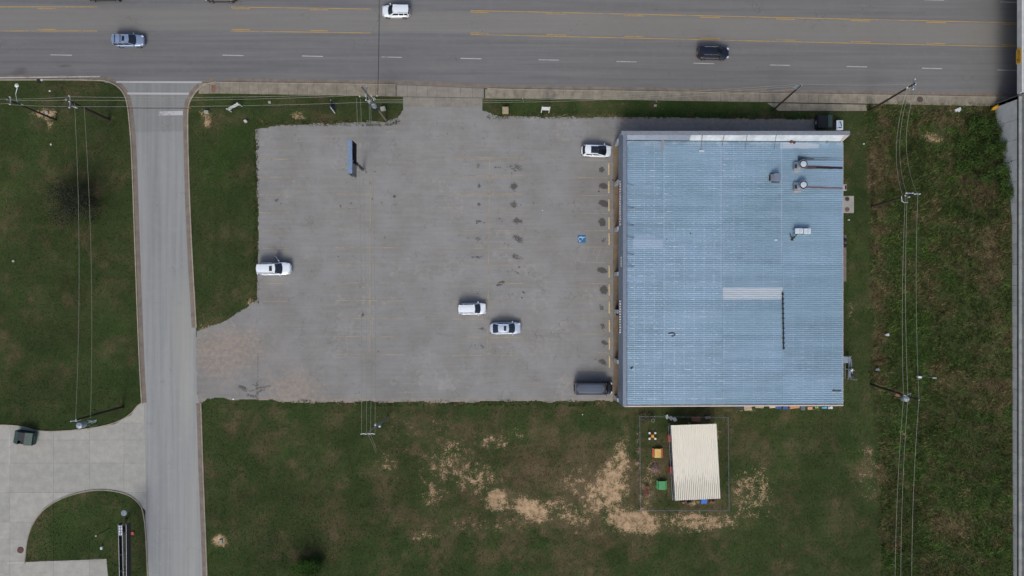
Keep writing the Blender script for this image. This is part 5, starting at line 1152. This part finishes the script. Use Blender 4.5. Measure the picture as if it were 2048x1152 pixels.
scrap('tiny white scrap on the mown strip east of the roof corner', 1727, 288, .2, .18, .15, m_insul); scrap('white broken board in the weeds under the road edge', 1914, 220, .9, .4, .3, m_insul, .4); scrap('red scrap on the lower left lawn', 265, 1066, .65, .35, .2, M('red_plastic', srgb(170, 60, 60), .5), .3)
scrap('small white paper on the left field', 102, 289, .2, .25, .08, m_insul); scrap('white stone at the bottom lot edge', 467, 798, .25, .2, .12, m_insul); scrap('pale scrap on the verge west of the pole', 100, 182, .28, .18, .1, m_insul)
scrap('white scrap in the left field beside the concrete', 27, 522, .35, .3, .12, m_greyb); scrap('white fleck of paper in the lot', 1085, 421, .16, .14, .03, m_insul, z=.02)
scrap('small white scrap on the grass below the lot', 1165, 829, .16, .14, .08, m_insul); scrap('pale lump at the kerb of the far left verge', 82, 160, .6, .25, .12, m_insul, .1)
scrap('dark scrap of rubber on the verge near the kerb', 78, 162, .5, .5, .15, m_cable, .1)
o = MB().box(P(378, 216, .15), (.55, .16, .12), R(-5)).build('orange_reflector', M('orange_plastic', srgb(200, 130, 80), .5)); tag(o, 'orange plastic marker on the kerb at the side street corner', 'marker')
for i, (x, y, L_) in enumerate([(1047, 205, 1.4), (1314, 205, .5)]):
    t = thing('marker_post', ['thin grey post on the grass between the beige box and the white signboard', 'short grey post on the grass strip north of the shop'][i], 'post', P(x, y)); MB().tube(P(x, y, 0), P(x-1.5, y-8*L_/1.4, 1.9), .035, n=6).build('post', m_metal, t); MB().box(P(x-1.5, y-8*L_/1.4, 1.92), (.08, .08, .05)).build('cap', m_insul, t)
# things heaped along the south wall
items = [('dark rubber mat leaning at the south wall, leftmost of the heap', 'mat', 1478, 814.5, 1.4, .55, .25, M('slate_plastic', srgb(48, 54, 66), .7)), ('tan board on the grass by the south wall', 'board', 1496, 816.5, 1.25, .7, .15, M('tan_board', srgb(168, 154, 134), .8)),
  ('long beige board along the south wall', 'board', 1519, 814, 1.3, .35, .2, M('beige_board', srgb(176, 160, 138), .8)), ('cream plastic bin lid against the south wall', 'lid', 1545, 814, .9, .3, .3, M('cream_plastic', srgb(198, 186, 160), .6)),
  ('blue plastic tub at the south wall, left one of two', 'tub', 1557, 814.5, .8, .45, .45, M('blue_plastic', srgb(44, 84, 160), .5)), ('blue plastic tub at the south wall, right one of two', 'tub', 1571, 815.5, .75, .42, .4, M('blue_plastic', srgb(44, 84, 160), .5)),
  ('orange-tan timber pile at the south wall', 'timber', 1590, 814, 1.6, .5, .35, M('fresh_timber', srgb(184, 142, 104), .8)), ('blue-grey cabinet at the south wall', 'cabinet', 1606, 816.5, .6, .6, .8, M('blue_grey_paint', srgb(82, 98, 116), .6)),
  ('tan carton beside the green toy at the south wall', 'carton', 1620, 816.5, .7, .45, .35, M('carton', srgb(190, 150, 112), .8)), ('bright green toy at the south wall', 'toy', 1635, 815, .4, .32, .4, M('green_plastic', srgb(100, 190, 60), .5)),
  ('light blue ride-on toy at the south wall', 'toy', 1650, 815.5, .8, .55, .4, M('light_blue_plastic', srgb(90, 168, 212), .5)), ('white plastic toy at the right end of the heap', 'toy', 1662, 815.5, .7, .5, .35, M('white_plastic', srgb(206, 216, 226), .5))]
for i, (lab, cat, x, y, w_, d_, h_, m_) in enumerate(items):
    c = P(x, y, h_); t = thing(cat if cat in ('toy', 'mat', 'board', 'lid', 'tub', 'carton') else cat.replace(' ', '_')+'_pile' if cat == 'timber' else cat, lab, cat, (c.x, c.y, 0)); r_ = random.uniform(-.08, .08)
    if cat in ('tub', 'carton', 'lid', 'cabinet'):
        MB().box((c.x, c.y, h_/2), (w_*.9, d_*.86, h_), r_).build('shell', m_, t); MB().box((c.x, c.y, h_+.015), (w_, d_, .05), r_).build('rim', m_, t)
    elif cat in ('board', 'timber', 'mat'):
        for k in range(3 if cat != 'mat' else 2): MB().box((c.x+random.uniform(-.05, .05), c.y-d_*.5+(k+.5)*d_/3, h_*.5+k*.03), (w_*random.uniform(.9, 1), d_/3-.015, h_*.6), r_+random.uniform(-.03, .03)).build('plank' if cat != 'mat' else 'fold', m_, t)
    else:
        MB().box((c.x, c.y, h_*.4), (w_, d_*.6, h_*.5), r_).build('body', m_, t, bevel=.05); MB().box((c.x-w_*.25, c.y, h_*.8), (w_*.3, d_*.5, h_*.5), r_).build('seat', m_, t, bevel=.04)
        for s in (-1, 1): MB().tube((c.x+s*w_*.3, c.y-d_*.42, .12), (c.x+s*w_*.3, c.y+d_*.42, .12), .12, n=10).build('wheel', m_insul if i != 10 else m_cable, t)
# by the shop door
t = thing('bench', 'black bench under the mansard edge by the dark letters', 'bench', P(1233, 621)); c = P(1234, 621)
for k in range(3): MB().box((c.x-.05+k*.13-.1, c.y, .58), (.10, 1.5, .05)).build('slat', m_black, t)
MB().box((c.x+.22, c.y, .85), (.05, 1.5, .4)).build('backrest', m_black, t)
for s in (-.65, .65): MB().box((c.x, c.y+s, .35), (.4, .07, .46)).build('leg', m_black, t)

# ------------------------------------------------------------------ playground
fn = thing('chain_link_fence', 'low chain-link fence boxing in the play area below the shop', 'fence', P(1364, 923))
FX = [(1276.5, 830), (1451, 832), (1453, 1016), (1277.5, 1016)]; FH = 1.3
fm = MB()
for i in range(4):
    a = P(*FX[i], 0); b = P(*FX[(i+1) % 4], 0); d = b-a; L_ = d.length; u = d.normalized(); n = max(2, round(L_/2.4))
    MB().tube(a+Vector((0, 0, FH)), b+Vector((0, 0, FH)), .02, n=6).build('top_rail', m_galv, fn)
    for k in range(n): MB().tube(a+u*(L_*k/n), a+u*(L_*k/n)+Vector((0, 0, FH+.06)), .04, n=6).build('post', m_galv, fn)
    stp = .26; m_ = int(L_/stp)
    for k in range(-int(FH/stp), m_):
        for sg in (1, -1):
            s0 = k*stp; s1 = s0+FH
            q0, q1 = max(0, s0), min(L_, s1); 
            if q1 <= q0: continue
            z0_, z1_ = (q0-s0), (q1-s0)
            if sg < 0: z0_, z1_ = FH-z0_, FH-z1_
            fm.tube(a+u*q0+Vector((0, 0, z0_)), a+u*q1+Vector((0, 0, z1_)), .0022, n=3, cap=False)
m_fence = M('dull_fence_wire', srgb(104, 108, 108), .6, .3)
fm.build('chain_link', m_fence, fn, kind='stuff')
can = thing('shade_canopy', 'large cream ribbed metal canopy over the play area', 'canopy', P(1392, 925))
ZC = 3.1; q = [P(1342, 850.5, ZC), P(1433, 847.5, ZC), P(1441, 997, ZC-.15), P(1350, 1001, ZC-.15)]
tc = NT('cream_canopy_sheet'); pz = tc.n('ShaderNodeNewGeometry').outputs['Position']; sp_ = tc.n('ShaderNodeSeparateXYZ'); tc.put(sp_.inputs[0], pz)
uv = tc.attr('along'); rib = tc.attr('groove')
nn = tc.noise(tc.pos((2.4, .5, 1)), 1.3, 4, .7); colc = tc.mix(tc.noise(tc.pos(), .7, 4), srgb(208, 206, 194), srgb(222, 220, 210))
stn = tc.ss(tc.math('ADD', tc.math('MULTIPLY', tc.math('SUBTRACT', uv, .62), 1.9), tc.math('MULTIPLY', tc.math('SUBTRACT', nn, .5), 1.3)), -.02, .42)
stn = tc.math('MULTIPLY', stn, tc.ss(rib, .2, .9)); colc = tc.mix(tc.math('MULTIPLY', stn, .85), colc, srgb(92, 88, 84)); m_can = tc.fin(colc, .55)
NP = 8
for k in range(NP):
    nsub = 3; V_ = []; G_ = []; A_ = []
    prof = []
    for s in range(nsub):
        o0 = s/nsub
        prof += [(o0+.00/nsub, 0, 1), (o0+.16/nsub, 0, 1), (o0+.26/nsub, .06, 0), (o0+.86/nsub, .06, 0), (o0+.96/nsub, 0, .8)]
    prof += [(.996, 0, 1)]
    for i, v in enumerate((0, .25, .5, .75, 1)):
        for f, h, g_ in prof:
            u_ = (k+f)/NP; top_ = q[0].lerp(q[1], u_); bot = q[3].lerp(q[2], u_); pnt = top_.lerp(bot, v); V_.append((pnt.x, pnt.y, pnt.z+h)); G_.append(g_); A_.append(v)
    n = len(prof); F_ = [(r_*n+i, (r_+1)*n+i, (r_+1)*n+i+1, r_*n+i+1) for r_ in range(4) for i in range(n-1)]
    o = np_mesh('roof_sheet', np.array(V_)-np.array(wloc(can)), F_, m_can, dict(groove=G_, along=A_), parent=can)
for u_ in (.04, .5, .96):
    for v in (.03, .5, .97):
        pt = q[0].lerp(q[1], u_).lerp(q[3].lerp(q[2], u_), v); MB().tube((pt.x, pt.y, 0), (pt.x, pt.y, pt.z-.02), .07, n=8).build('post', m_galv, can)
for v in (.03, .5, .97):
    a = q[0].lerp(q[3], v); b = q[1].lerp(q[2], v); MB().tube(a-Vector((0, 0, .1)), b-Vector((0, 0, .1)), .07, n=6).build('beam', m_galv, can)
ir = thing('inner_fence', 'double-railed inner fence along the left side of the canopy', 'fence', P(1344, 930))
for dx in (0, 3.5):
    MB().tube(P(1337+dx, 851, .9), P(1345+dx, 1000, .9), .04, n=6).build('rail', m_galv, ir)
    for k in range(8): MB().tube(P(1337.5+dx+k*1.1, 853+k*20.5, 0), P(1337.5+dx+k*1.1, 853+k*20.5, .95), .035, n=6).build('post', m_galv, ir)
def picnic(label, px, py, L_, mt, ms, wscale=1.0):
    t = thing('picnic_table', label, 'picnic table', P(px, py), 'picnic tables in the play area'); c = P(px, py, 0)
    for k in range(4): MB().box((c.x+(-1.5+k)*.245*wscale, c.y, .56), (.235*wscale, L_, .05)).build('top_plank', mt, t)
    for s in (-1, 1):
        MB().box((c.x+s*.66*wscale, c.y+.03, .34), (.25*wscale, L_, .05)).build('seat', ms, t)
        MB().box((c.x, c.y+s*L_*.36, .30), (1.35*wscale, .08, .07)).build('crosspiece', ms, t)
        for s2 in (-1, 1): MB().tube((c.x+s2*.22, c.y+s*L_*.36, .54), (c.x+s2*.5, c.y+s*L_*.36, .02), .045, n=6).build('leg', ms, t)
picnic('picnic table with a yellow top and orange seats', 1314, 905, 1.35, M('pale_yellow_plastic', srgb(206, 176, 104), .6), M('orange_red_plastic', srgb(176, 84, 56), .6))
picnic('picnic table that is green all over', 1322.5, 969, 1.3, M('green_table_plastic', srgb(66, 148, 96), .6), M('dark_green_plastic', srgb(50, 128, 78), .6))
t = thing('play_table', 'small orange table with four white seats on an X frame', 'table', P(1304, 871)); c = P(1304, 871, 0)
MB().lathe((c.x, c.y, .5), [(.22, 0), (.22, .05), (.06, .06)], 8).build('top', M('orange_plastic_b', srgb(216, 150, 66), .5), t)
for k in range(4):
    an = math.pi/4+k*math.pi/2; e = Vector((math.cos(an), math.sin(an), 0)); MB().tube(c+e*.1+Vector((0, 0, .4)), c+e*.55+Vector((0, 0, .3)), .05, n=6).build('arm', M('orange_plastic_b', srgb(216, 150, 66), .5), t)
    MB().lathe(c+e*.62+Vector((0, 0, .28)), [(.17, 0), (.17, .06), (.05, .07)], 10).build('seat', m_insul, t); MB().tube(c+e*.62, c+e*.62+Vector((0, 0, .28)), .04, n=6).build('leg', m_black, t)
m_mau = M('mauve_tubing', srgb(128, 100, 120), .6)
t = thing('climbing_dome', 'low mauve climbing dome between the two picnic tables', 'climbing frame', P(1309, 935)); c = P(1309, 936, 0)
for k in range(10):
    a1 = k*math.pi/5; pts = [c+Vector((math.cos(a1)*.68*math.cos(e), math.sin(a1)*.68*math.cos(e), .8*math.sin(e)+.02)) for e in np.linspace(0, math.pi/2*.95, 5)]; MB().path(pts, .028).build('arch', m_mau, t)
for e in (.4, .85, 1.25):
    MB().path([c+Vector((math.cos(a)*.68*math.cos(e), math.sin(a)*.68*math.cos(e), .8*math.sin(e)+.02)) for a in np.linspace(0, 2*math.pi, 13)], .025).build('ring', m_mau, t)
m_dr = M('dull_red_metal', srgb(136, 64, 72), .6)
t = thing('climbing_ladder', 'dull red metal ladder frame lying in the lower left of the play area', 'ladder', P(1293, 983)); 
for dx in (-4, -1.5, 1.5, 4): MB().tube(P(1293+dx, 972, .5), P(1293+dx, 993, .35), .03, n=5).build('rail', m_dr, t)
for k in range(7): MB().tube(P(1288.5, 973.5+k*2.8, .5), P(1297.5, 973.5+k*2.8, .5), .03, n=5).build('rung', m_dr, t)
for x, y in ((1289, 973), (1297, 973), (1289, 992), (1297, 992)): MB().tube(P(x, y, 0), P(x, y, .5), .035, n=5).build('leg', m_dr, t)
def planter(label, px, py, w_, d_, h_, mat, name='play_box', cat='box'):
    t = thing(name, label, cat, P(px, py)); c = P(px, py, h_)
    for s in (-1, 1): MB().box((c.x+s*(w_/2-.02), c.y, h_/2), (.04, d_, h_)).build('side', mat, t); MB().box((c.x, c.y+s*(d_/2-.02), h_/2), (w_-.09, .04, h_)).build('end', mat, t)
    MB().box((c.x, c.y, h_+.02), (w_, d_, .04)).build('top', mat, t); return t
planter('brown box bench north of the canopy', 1393, 838.5, 1.25, .62, .55, M('brown_box_paint', srgb(126, 84, 68), .7)); planter('orange box on the inner fence, upper of two', 1339, 877, .40, 1.0, .8, M('orange_box_paint', srgb(172, 76, 46), .6)); planter('red box on the inner fence, lower of two', 1342, 940.5, .38, 1.05, .8, M('red_box_paint', srgb(150, 46, 52), .6))
planter('bright blue box under the south edge of the canopy', 1408, 1002, .85, .75, .6, M('bright_blue_plastic', srgb(40, 110, 206), .5))
t = thing('tricycle', 'faded pink tricycle right of the blue box', 'tricycle', P(1422, 1002)); c = P(1422, 1002)
for dx, dy in ((-.25, -.15), (-.25, .18), (.3, 0)): MB().tube((c.x+dx, c.y+dy-.03, .18), (c.x+dx, c.y+dy+.03, .18), .18, n=12).build('wheel', m_dr, t)
MB().path([(c.x-.25, c.y, .25), (c.x, c.y, .35), (c.x+.3, c.y, .55)], .03).build('frame', M('pink_paint', srgb(176, 110, 112), .6), t); MB().box((c.x-.15, c.y, .42), (.25, .2, .05)).build('seat', m_dr, t); MB().tube((c.x+.3, c.y-.2, .58), (c.x+.3, c.y+.2, .58), .02, n=6).build('handlebar', m_dr, t)
t = thing('sand_toys', 'dark tangle of toys under the south canopy edge', 'toys', P(1372, 1003), None); 
for k in range(5): MB().lathe(P(1362+k*4.6, 1002.5+(k % 2)*2, 0), [(.18, 0), (.22, .1), (.12, .3)], 10).build('toy', [m_black, M('tan_toy', srgb(150, 120, 90), .7), m_dr, m_frame, m_black][k], t)
for i, (x, y, a_) in enumerate([(1333, 832, .5), (1341, 834.5, .9), (1347.5, 837, 2.2)]):
    t = thing('garden_chair', ['leftmost', 'middle', 'rightmost'][i]+' of three white plastic chairs tipped beside the fence', 'chair', P(x, y), 'white plastic chairs by the fence', a_)
    MB().box((0, 0, .4), (.42, .42, .05)).build('seat', m_bp, t, local=True, bevel=.015); MB().box((-.22, 0, .62), (.05, .42, .42), ry=-.2).build('backrest', m_bp, t, local=True)
    for sx_ in (-1, 1):
        MB().box((0, sx_*.23, .58), (.42, .06, .03)).build('armrest', m_bp, t, local=True)
        for sy_ in (-1, 1): MB().box((sx_*.18, sy_*.18, .2), (.04, .04, .4)).build('leg', m_bp, t, local=True)
t = thing('hoop', 'pale ring lying on the grass in the upper left of the play area', 'hoop', P(1306, 841)); MB().path([P(1306, 841, .08)+Vector((.24*math.cos(a), .24*math.sin(a), 0)) for a in np.linspace(0, 2*math.pi, 15)], .035).build('ring', m_greyb, t)
t = thing('toy_cart', 'faded grey-pink cart in the upper right corner of the play area', 'cart', P(1414, 834)); c = P(1414, 834)
MB().box((c.x, c.y, .4), (.9, .42, .25), .1).build('tub', M('faded_pink', srgb(130, 112, 116), .7), t, bevel=.04)
for dx in (-.3, .3): MB().tube((c.x+dx, c.y-.28, .16), (c.x+dx, c.y+.28, .16), .15, n=10).build('wheel', m_black, t)

# ------------------------------------------------------------------ foliage
def cards(C, N_, size, col, asp=1.0, seed=0):
    """leaf-sized quads: centres C, tilt, colours"""
    r = np.random.default_rng(seed); n = len(C); az = r.random(n)*2*np.pi; ti = np.arccos(1-r.random(n)*.85)
    nx_ = np.stack([np.sin(ti)*np.cos(az), np.sin(ti)*np.sin(az), np.cos(ti)], 1)
    ref = r.normal(size=(n, 3)); u = np.cross(nx_, ref); u /= np.linalg.norm(u, axis=1)[:, None]+1e-9; v = np.cross(nx_, u)
    s = (size*(.6+.8*r.random(n)))[:, None]
    V = np.stack([C-u*s, C-v*s*asp, C+u*s, C+v*s*asp], 1).reshape(-1, 3); F = np.arange(n*4).reshape(-1, 4)
    return V, F, np.repeat(col, 4, 0)
def crown(name, label, cat, px, py, h, rad, n, leaf, c0, c1, seed, group=None, dens=.55, trunk=.12):
    r = np.random.default_rng(seed); top = P(px, py, h*.7); t = thing(name, label, cat, (top.x, top.y, float(berm(np.array([top.x]), np.array([top.y]))[0])), group)
    gz = t.location.z; base = Vector((top.x, top.y, gz))
    mb = MB(); cen = []
    for k in range(11):
        a = k*2.4+r.random(); rr = rad*(.35+.6*r.random()); zz = h*(.45+.5*r.random()); e = Vector((math.cos(a)*rr, math.sin(a)*rr, zz)); m_ = e*.45+Vector((0, 0, h*.1)); mb.path([Vector((0, 0, h*.22))+base, m_+base, e+base], trunk*.28, 5); cen.append(np.array(e))
        for _ in range(2): cen.append(np.array(m_)+r.normal(size=3)*rad*.25)
    MB().tube(base-Vector((0, 0, .2)), base+Vector((0, 0, h*.5)), trunk, trunk*.5, 8).build('trunk', m_woodg, t); mb.build('limb', m_woodg, t)
    cen = np.array(cen); wt = .4+r.random(len(cen)); pk = r.choice(len(cen), n, p=wt/wt.sum()); Cc = cen[pk]+r.normal(size=(n, 3))*rad*np.array([.17, .17, .12]); Cc[:, 2] = np.clip(Cc[:, 2], .1, h)
    f = (.5*r.random((n, 1))+.5*r.random((len(cen), 1))[pk]); col = np.array(c0)*(1-f)+np.array(c1)*f
    V, F, cc = cards(Cc, n, leaf, col, .6, seed); np_mesh('crown', V, F, m_leaf, None, dict(col=cc), parent=t); return t
crown('tree', 'dark sparse tree standing in the left field', 'tree', 138, 405, 4.6, 4.0, 9000, .085, srgb(24, 30, 22), srgb(66, 72, 58), 3)
crown('tree', 'small bright green tree at the bottom edge of the back field', 'tree', 608, 1141, 2.6, 2.0, 5200, .075, srgb(24, 44, 16), srgb(70, 108, 42), 4)
crown('tree', 'dark young tree right beside the small bright green one', 'tree', 632, 1135, 2.0, 1.2, 2000, .07, srgb(24, 42, 18), srgb(60, 90, 40), 14)
shr = [(1978, 264, 1.7, 1.8), (1954, 254, 1.5, 1.9), (1984, 300, 1.6, 1.6), (1960, 318, 1.4, 1.9), (1992, 345, 1.5, 1.5), (1936, 290, 1.2, 1.8), (1992, 385, 1.2, 1.5), (1968, 360, 1.1, 1.5), (1930, 332, 1.0, 1.5)]
where = ['nearest the yellow guardrail', 'second nearest the guardrail', 'third down, hugging the wall', 'in the middle of the clump', 'fourth down along the wall', 'upper left of the clump', 'lowest against the wall', 'just left of the lowest', 'lowest on the left side']
for i, (x, y, h, rd) in enumerate(shr): crown('shrub', 'dense green shrub by the overpass wall, '+where[i], 'shrub', x, y, h, rd*1.1, 2300, .085, srgb(26, 42, 18), srgb(84, 112, 54), 20+i, 'shrubs by the overpass wall', trunk=.05)
crown('shrub', 'spotted pale-leaved bush left in the top corner of the play area', 'shrub', 1288, 836, .9, .9, 700, .06, srgb(30, 34, 24), srgb(120, 122, 100), 40, 'bushes in the play area', trunk=.03)
crown('shrub', 'dark bush beside the pale ring in the play area', 'shrub', 1301, 834, .8, .8, 600, .06, srgb(28, 30, 22), srgb(96, 96, 76), 41, 'bushes in the play area', trunk=.03)

PAVED = [LOT, STREET, YARD, WALK, WIDE, [(1226, 283), (1690, 283), (1690, 803), (1226, 803)], [(-200, -200), (2300, -200), (2300, 200), (2040, 195.5), (1730, 190), (1400, 185), (1000, 178.5), (830, 171), (750, 169), (430, 165), (205, 163), (-200, 162)], [(1668, 392), (1707, 392), (1707, 426), (1668, 426)], [(790, 165), (970, 165), (966, 216), (806, 216)]]
def blades(name, N, hr, wr, nb, seed, cond, palette, label=None, over=False):
    r = np.random.default_rng(seed); k_ = 40 if over else 3; px = r.uniform(-20, 2068, N*k_); py = r.uniform(140, 1180, N*k_)
    ok = cond(px, py); px, py = px[ok], py[ok]
    for pl in (PAVED[1:] if over else PAVED):
        ok = ~pip(px, py, pl); px, py = px[ok], py[ok]
    px, py = px[:N], py[:N]
    di, dy_, tn, lu, we = ground_fields(px, py)
    keep = r.random(len(px)) > np.clip((di-.15)*1.6, 0, .97); px, py, dy_, lu, tn, we, di = [a[keep] for a in (px, py, dy_, lu, tn, we, di)]
    n = len(px); X = np.repeat((px-1024)/S, nb); Y = np.repeat((576-py)/S, nb)
    spread = hr[1]*.5; X += r.normal(size=n*nb)*spread*.5; Y += r.normal(size=n*nb)*spread*.5; Z0 = berm(X, Y)
    h = r.uniform(*hr, n*nb); 
    if hr[1] > .3: h *= np.repeat(.45+1.1*fbm(px, py, .05, 3, 30), nb)*(X < WALLX-.2)
    az = r.random(n*nb)*2*np.pi; lean = r.uniform(.35, 1.25, n*nb); w_ = r.uniform(*wr, n*nb)
    dx, dy2 = np.cos(az), np.sin(az); tipx = X+dx*h*np.sin(lean); tipy = Y+dy2*h*np.sin(lean); tipx = np.minimum(tipx, WALLX-.02); tipz = Z0+h*np.cos(lean)+.02
    V = np.empty((n*nb, 3, 3)); V[:, 0] = np.stack([X-dy2*w_, Y+dx*w_, Z0], 1); V[:, 1] = np.stack([X+dy2*w_, Y-dx*w_, Z0], 1); V[:, 2] = np.stack([tipx, tipy, tipz], 1)
    # colours follow the same patches as the soil below
    f = r.random((n*nb, 1)); cm = fbm(px, py, .06, 4, 33); dd = np.repeat(sstep(.36, .88, dy_+(cm-.5)*1.7), nb)[:, None]; ll = np.repeat(lu, nb)[:, None]; big = np.repeat(fbm(px, py, .015, 3, 35), nb)[:, None]
    g = np.array(palette[0])*(1-f)+np.array(palette[1])*f; g = g*(1-ll*.5)+np.array(palette[2])*ll*.5
    br = np.array(palette[3])*(1-f)+np.array(palette[4])*f; c = g*(1-dd*.8)+br*dd*.8
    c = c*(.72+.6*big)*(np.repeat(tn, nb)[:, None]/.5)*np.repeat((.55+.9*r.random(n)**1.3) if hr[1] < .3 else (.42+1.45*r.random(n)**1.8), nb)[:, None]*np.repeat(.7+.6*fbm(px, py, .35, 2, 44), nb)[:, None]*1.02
    o = np_mesh(name, V.reshape(-1, 3), np.arange(n*nb*3).reshape(-1, 3), m_leaf, None, dict(col=np.repeat(c, 3, 0)), kind='stuff'); tag(o, label, cat=name.replace('_', ' ')); return o
PAL = (srgb(42, 54, 28), srgb(84, 94, 54), srgb(50, 84, 32), srgb(74, 64, 48), srgb(124, 110, 80))
weedc = lambda x, y: (x > WEED_X(y)+3*np.sin(y*.25)) & (y > 209) & (x < 2040)
blades('tall_weeds', 52000, (.25, .75), (.02, .05), 7, 11, weedc, (PAL[0], srgb(82, 98, 50), srgb(62, 104, 34), PAL[3], PAL[4]), 'knee-high green and brown weeds filling the strip beside the overpass wall')
blades('mown_grass', 125000, (.05, .13), (.015, .035), 4, 12, lambda x, y: ~weedc(x, y), PAL, 'short mown grass with bare patches around the lot')
edge = lambda x, y: (np.abs(fbm(x, y, .1, 2, 3)-.5) < .6) & ((np.abs(y-246) < 6) & (x > 508) & (x < 800) | (np.abs(y-232) < 5) & (x > 975) & (x < 1640) | (y > 802.5+3*np.sin(x*.07)*np.sin(x*.023)) & (y < 812) & (x > 560) & (x < 1225) | (np.abs(x-512.5) < 5) & (y > 250) & (y < 610))
blades('edge_grass', 5200, (.10, .28), (.02, .04), 7, 13, edge, PAL, 'ragged taller grass along the lot edges', True)
